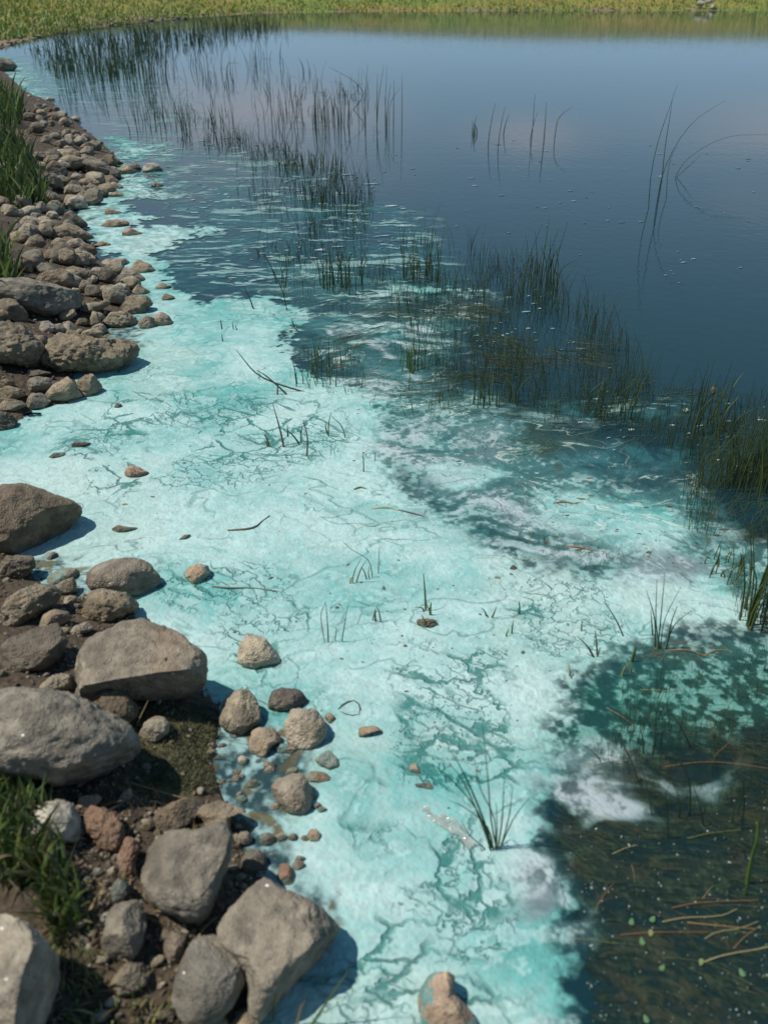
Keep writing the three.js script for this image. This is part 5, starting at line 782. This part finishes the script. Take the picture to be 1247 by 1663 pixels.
flatStem('brown twig in the dark debris of the scum by the olive weed', RED, zoom(880, 600, 3.398)([[130, 985], [200, 990], [300, 1010]]), 0.006, 'drift_twig', 'twig');
flatStem('rusty twig along the pale scum tongue at right', RED, zoom(880, 600, 3.398)([[60, 745], [120, 740], [200, 750]]), 0.006, 'drift_twig', 'twig');
function landStraw(label, pts, width, m) {
  const w = pts.map(([x, y]) => { const q = ground(x, y, 0.05); q.y = Math.max(0.01, terrain(q.x, q.z)) + 0.012; return q; }), c = w[0].clone();
  const o = put('dry_straw', taper(w.map(q => q.clone().sub(c)), width, width * 0.5, 5, 0.7), m); o.position.copy(c); tag(o, label, 'straw');
}
landStraw('orange-tan straw lying on the mud above the flat brown-grey block', E([[50, 205], [200, 235], [335, 240]]), 0.0028, DRY);
landStraw('bent tan straw upright in view left of the two-lobed boulder', E([[120, 655], [128, 740], [150, 812]]), 0.0022, STRAW);
landStraw('brown straw in the gap above the smooth egg-shaped boulder', F([[60, 335], [190, 348], [320, 345]]), 0.0024, DRY);
landStraw('straw leaning against the egg-shaped boulder, near the wedge-shaped one', F([[280, 440], [330, 380], [390, 310]]), 0.0024, STRAW);
landStraw('short tan straw in front of the angular brown rock by the slab', B([[590, 735], [650, 760], [725, 790]]), 0.003, STRAW);
stone(Ka([[60, 185], [90, 150], [160, 145], [250, 158], [170, 182], [80, 212]]), 'wood_chip', 'pointed orange-brown wood chip lying on the scum right of the cobbles', 'wood chip', { tone: 'orange', k: 0.5, rust: 0.9, facets: 3 });
stone(Ka([[378, 400], [385, 370], [415, 362], [440, 395], [465, 430], [430, 440], [395, 420]]), 'debris_lump', 'small beige curled lump on the scum above the spiky sedge', 'debris', { tone: 'warm', k: 0.6 });
stone(Ka([[395, 485], [440, 490], [500, 478], [540, 500], [530, 522], [450, 505], [400, 505]]), 'debris_lump', 'dark flat scrap under the small beige lump', 'debris', { tone: 'dark', k: 0.3 });
stone(Kb([[602, 515], [640, 500], [700, 498], [735, 530], [700, 555], [640, 552]]), 'mud_tuft', 'brown tuft of weed and mud under the leafy sprig', 'tuft', { tone: 'brown', k: 0.4, moss: 0.6, rough: 0.1 });
stone(Kb([[530, 662], [545, 642], [568, 660], [560, 675], [540, 676]]), 'debris_lump', 'tiny dark red lump in pale scum below the leafy sprig', 'debris', { tone: 'red', k: 0.4 });
stone(Kb([[1130, 225], [1150, 195], [1180, 215], [1170, 240], [1145, 240]]), 'debris_lump', 'little dark lump at the border of grey film right of the bent reed', 'debris', { tone: 'dark', k: 0.4 });
stone(Kb([[1040, 270], [1062, 258], [1085, 272], [1065, 290], [1045, 286]]), 'shell', 'cream-white speck lying on the scum left of the little dark lump', 'shell', { tone: 'white', k: 0.5 });
stone(Kb([[1192, 695], [1208, 675], [1225, 695], [1210, 715]]), 'debris_lump', 'tiny grey-brown lump in the scum below the farthest right shoots', 'debris', { tone: 'brown', k: 0.5 });
stone(Kb([[410, 345], [425, 312], [445, 345], [430, 352]]), 'debris_lump', 'tiny pointed dark lump just below the bent reed', 'debris', { tone: 'dark', k: 0.5 });
stone(zoom(880, 600, 3.398)([[775, 225], [795, 212], [812, 226], [798, 242], [780, 240]]), 'puffball', 'small round white ball afloat in front of the rushes at right', 'float', { tone: 'white', k: 0.6, facets: 0, lump: 0.01, rough: 0.0 });
stone(zoom(880, 600, 3.398)([[930, 110], [945, 88], [960, 110], [955, 135], [938, 135]]), 'seed_head', 'tan dry seed head among the rushes at right', 'seed head', { tone: 'orange', k: 6 });
// a clear wet strip with bright glints beside the sedge
{
  const foot = ground(720, 1345), root = base('clear_strip', foot); tag(root, 'crumpled clear shiny strip lying on the scum beside the spiky sedge', 'plastic strip');
  const mat = new THREE.MeshPhysicalMaterial({ color: new THREE.Color(0.75, 0.75, 0.72), roughness: 0.08, transmission: 0.75, thickness: 0, side: THREE.DoubleSide, ior: 1.5 });
  const strip = (pts, w, s) => { const P = pts.map(([x, y]) => { const q = ground(x, y); return q.sub(foot); }), c = new THREE.CatmullRomCurve3(P), pos = [], idx = []; const N = 30; for (let i = 0; i <= N; i++) { const t = i / N, q = c.getPoint(t), T = c.getTangent(t), n = new THREE.Vector3(-T.z, 0, T.x).normalize(); for (let k = -2; k <= 2; k++) { pos.push(q.x + n.x * w * k / 2, 0.012 + 0.008 * n2(t * 7 + s, k * 0.8) + 0.004 * n2(t * 19, k * 1.7 + s), q.z + n.z * w * k / 2); if (i < N && k < 2) { const a = i * 5 + k + 2; idx.push(a, a + 1, a + 5, a + 1, a + 6, a + 5); } } } const g = new THREE.BufferGeometry(); g.setAttribute('position', new THREE.Float32BufferAttribute(pos, 3)); g.setIndex(idx); g.computeVertexNormals(); put('fold', g, mat, root); };
  strip(Ka([[465, 640], [540, 710], [610, 760], [690, 810], [760, 880]]), 0.009, 3); strip(Ka([[560, 690], [640, 730], [720, 790]]), 0.006, 9);
}
// leaves floating in the dark water
{
  const leaf = new THREE.SphereGeometry(1, 12, 6), p = leaf.attributes.position; for (let i = 0; i < p.count; i++) { const x = p.getX(i), z = p.getZ(i); p.setXYZ(i, x, p.getY(i) * 0.12 + 0.12 * x * x, z * (0.62 - 0.25 * x)); } leaf.computeVertexNormals();
  const R = rng(9); const L = [[Kg([[530, 322]])[0], 'round green leaf nearest the scum edge, left of the bundle'], [Kg([[640, 308]])[0], 'green leaf at the left end of the uppermost tan stem'], [Kg([[630, 382]])[0], 'yellow-green leaf over the straight red-brown stem'], [Kg([[585, 424]])[0], 'pale green leaf just under the straight red-brown stem'], [Kg([[690, 562]])[0], 'pale green leaf below the small dark knot, lowest but one'], [Kg([[893, 534]])[0], 'green leaf at the tip of the thick pale stem'], [Kg([[1105, 588]])[0], 'small green leaf near the right edge below the thick pale stem'], [Kg([[605, 830]])[0], 'green leaf at the very bottom of the dark water']];
  L.forEach(([q, l], i) => { const f = ground(...q), m = put('floating_leaf', leaf, i % 3 === 2 ? leafMat(0.15, 0.19, 0.06) : leafMat(0.075, 0.16, 0.065)); m.position.set(f.x, 0.006, f.z); m.rotation.y = R() * 6; m.scale.setScalar(0.006 + 0.003 * R()); tag(m, l, 'leaf'); });
}
// drowned and matted grass: long thin blades lying in and on the water
function matted(label, polyPx, count, len, seed, mats, width) {
  const R = rng(seed), xs = polyPx.map(p => p[0]), ys = polyPx.map(p => p[1]), parts = mats.map(() => []); let made = 0, tries = 0;
  while (made < count && tries++ < count * 60) {
    const x = mix(Math.min(...xs), Math.max(...xs), R()), y = mix(Math.min(...ys), Math.max(...ys), R()); if (polyDist(polyPx, x, y) < 0) continue;
    const f = ground(x, y); if (polyDist(lake, f.x, f.z) < 0.02 || n2(f.x * 5 + seed, f.z * 5) < -0.3 + 0.5 * R()) continue;
    const d = Math.hypot(f.x, f.z, EYE), a = 3.14 * n2(f.x * 0.9 + seed * 0.3, f.z * 0.9) * 0.35 + (R() - 0.5) * 1.1, L = len * d * (0.4 + 0.9 * R()), ux = Math.cos(a), uz = Math.sin(a), bow = (R() - 0.5) * 0.5 * L, lift = R() < 0.25 ? L * 0.25 * R() : 0.004;
    const P = [-0.5, -0.1, 0.25, 0.5].map((t, i) => new THREE.Vector3(f.x + ux * t * L - uz * bow * (0.25 - t * t), -0.003 + 0.006 * R() + lift * (i / 3), f.z + uz * t * L + ux * bow * (0.25 - t * t)));
    parts[Math.floor(R() * mats.length)].push(taper(P, width * d * (0.6 + 0.8 * R()), width * d * 0.3, 3, 0.5)); made++;
  }
  const root = base('matted_grass', new THREE.Vector3()); tag(root, label, 'drowned grass', null, 'stuff');
  parts.forEach((p, i) => { if (p.length) put('blades', mergeGeometries(p), mats[i], root).userData.kind = 'stuff'; });
}
const DG = leafMat(0.020, 0.034, 0.016), DB = leafMat(0.050, 0.046, 0.020);
matted('matted drowned grass in the dark water at the lower right', [[960, 1200], [1290, 1080], [1290, 1480], [1180, 1440], [1020, 1360], [930, 1400], [900, 1320]], 420, 0.085, 201, [DG, DG, g0, g1, DB, OLIVE], U * 0.55);
matted('loose straws and blades drifting at the bottom right corner', [[960, 1480], [1290, 1440], [1290, 1700], [960, 1700]], 110, 0.07, 202, [DG, DB, g0, OLIVE, DRY], U * 0.5);
matted('matted weed under the rushes along the right edge', [[1120, 800], [1290, 760], [1290, 1090], [1180, 1040], [1140, 900]], 300, 0.06, 203, [DG, g0, g1, OLIVE, DB, g2], U * 0.55);
matted('torn weed and straw lying among the reeds of the weed band', [[500, 540], [640, 490], [900, 500], [1060, 620], [1247, 660], [1247, 770], [1000, 720], [820, 690], [640, 650]], 800, 0.05, 204, [DG, DG, g0, g1, OLIVE, DB], U * 0.6);
matted('weed wrack with brown stems in the dark strip across the pale scum', [[830, 850], [900, 870], [1040, 900], [1110, 890], [1000, 925], [890, 915]], 130, 0.03, 205, [DB, DG, DRY, OLIVE], U * 0.6);
matted('olive weed mound where the scum meets clear water', [[810, 690], [900, 690], [930, 720], [880, 740], [820, 740]], 150, 0.04, 206, [DG, g0, OLIVE, g1], U * 0.7);
matted('wrack of brown stems below the thin upright sedge tuft', [[1030, 1035], [1130, 1045], [1200, 1060], [1130, 1075], [1050, 1068]], 90, 0.03, 207, [DB, DRY, RED, OLIVE], U * 0.7);
// flecks of scum on open water, too many to count
function flecks(label, polyPx, count, s0, s1, stretch, seed, cols) {
  const R = rng(seed), xs = polyPx.map(p => p[0]), ys = polyPx.map(p => p[1]), g = new THREE.CylinderGeometry(1, 1, 1, 9, 1), p = g.attributes.position;
  for (let i = 0; i < p.count; i++) { const a = Math.atan2(p.getZ(i), p.getX(i)), f = 1 + 0.35 * Math.sin(a * 2 + 1) * Math.cos(a * 3); p.setX(i, p.getX(i) * f); p.setZ(i, p.getZ(i) * f); }
  const m = new THREE.InstancedMesh(g, new THREE.MeshStandardMaterial({ roughness: 0.8 }), count), M = new THREE.Matrix4(), q = new THREE.Quaternion(), Y = new THREE.Vector3(0, 1, 0), c = new THREE.Color(); let k = 0, t = 0;
  while (k < count && t++ < count * 50) {
    const x = mix(Math.min(...xs), Math.max(...xs), R()), y = mix(Math.min(...ys), Math.max(...ys), R()); if (polyDist(polyPx, x, y) < 0) continue;
    const f = ground(x, y); if (polyDist(lake, f.x, f.z) < 0.02 || n2(f.x * 1.7 + seed, f.z * 2.2) < R() - 0.75) continue;
    const r = mix(s0, s1, R() ** 3) * Math.hypot(f.x, f.z, EYE); q.setFromAxisAngle(Y, (R() - 0.5) * 0.7 * (stretch > 2 ? 1 : 8)); M.compose(new THREE.Vector3(f.x, 0.0025, f.z), q, new THREE.Vector3(r * stretch * (0.5 + R()), 0.004, r * (0.6 + 0.8 * R()))); m.setMatrixAt(k, M);
    const t = cols[Math.floor(R() * cols.length)]; m.setColorAt(k, c.setRGB(...t)); k++;
  }
  m.count = k; m.name = numbered('scum_flecks'); m.castShadow = m.receiveShadow = true; scene.add(m); tag(m, label, 'flecks', null, 'stuff');
}
const fw = [[0.25, 0.36, 0.38], [0.2, 0.36, 0.35], [0.4, 0.46, 0.47]];
flecks('thin pale flecks of scum drifting on the open blue water', [[620, 250], [900, 220], [1247, 230], [1247, 430], [1100, 470], [900, 400], [700, 360], [620, 330]], 55, 0.0003, 0.0008, 4.5, 91, fw);
flecks('pale flecks among the reeds of the upper shallows', [[260, 200], [480, 240], [640, 300], [720, 380], [520, 470], [330, 460], [270, 330]], 300, 0.0004, 0.0018, 3.6, 92, fw);
flecks('white and green specks on the dark water at the lower right', [[900, 1340], [1000, 1350], [1247, 1280], [1247, 1663], [960, 1663], [940, 1480]], 260, 0.0003, 0.0010, 1.3, 93, [[0.22, 0.30, 0.30], [0.14, 0.22, 0.18], [0.36, 0.40, 0.42], [0.12, 0.2, 0.09], [0.2, 0.25, 0.24]]);
flecks('pale specks between the stems of the weed band', [[640, 480], [880, 480], [1020, 620], [1247, 660], [1247, 780], [1000, 740], [760, 660]], 90, 0.0004, 0.0014, 2.8, 94, fw);
flecks('brown crumbs of rotten weed along the border of the scum', [[480, 540], [760, 640], [860, 740], [1100, 800], [1247, 880], [1100, 930], [880, 900], [700, 760], [560, 660]], 230, 0.0004, 0.0017, 2.4, 95, [[0.10, 0.08, 0.05], [0.12, 0.09, 0.055], [0.07, 0.07, 0.04], [0.05, 0.05, 0.03]]);
flecks('dark crumbs and specks scattered over the pale scum', [[120, 700], [480, 560], [640, 660], [900, 900], [900, 1250], [760, 1420], [480, 1250], [320, 980], [180, 860]], 170, 0.0004, 0.0020, 1.4, 96, [[0.06, 0.06, 0.045], [0.11, 0.08, 0.06], [0.04, 0.07, 0.06], [0.16, 0.12, 0.08]]);

renderer.render(scene, camera);
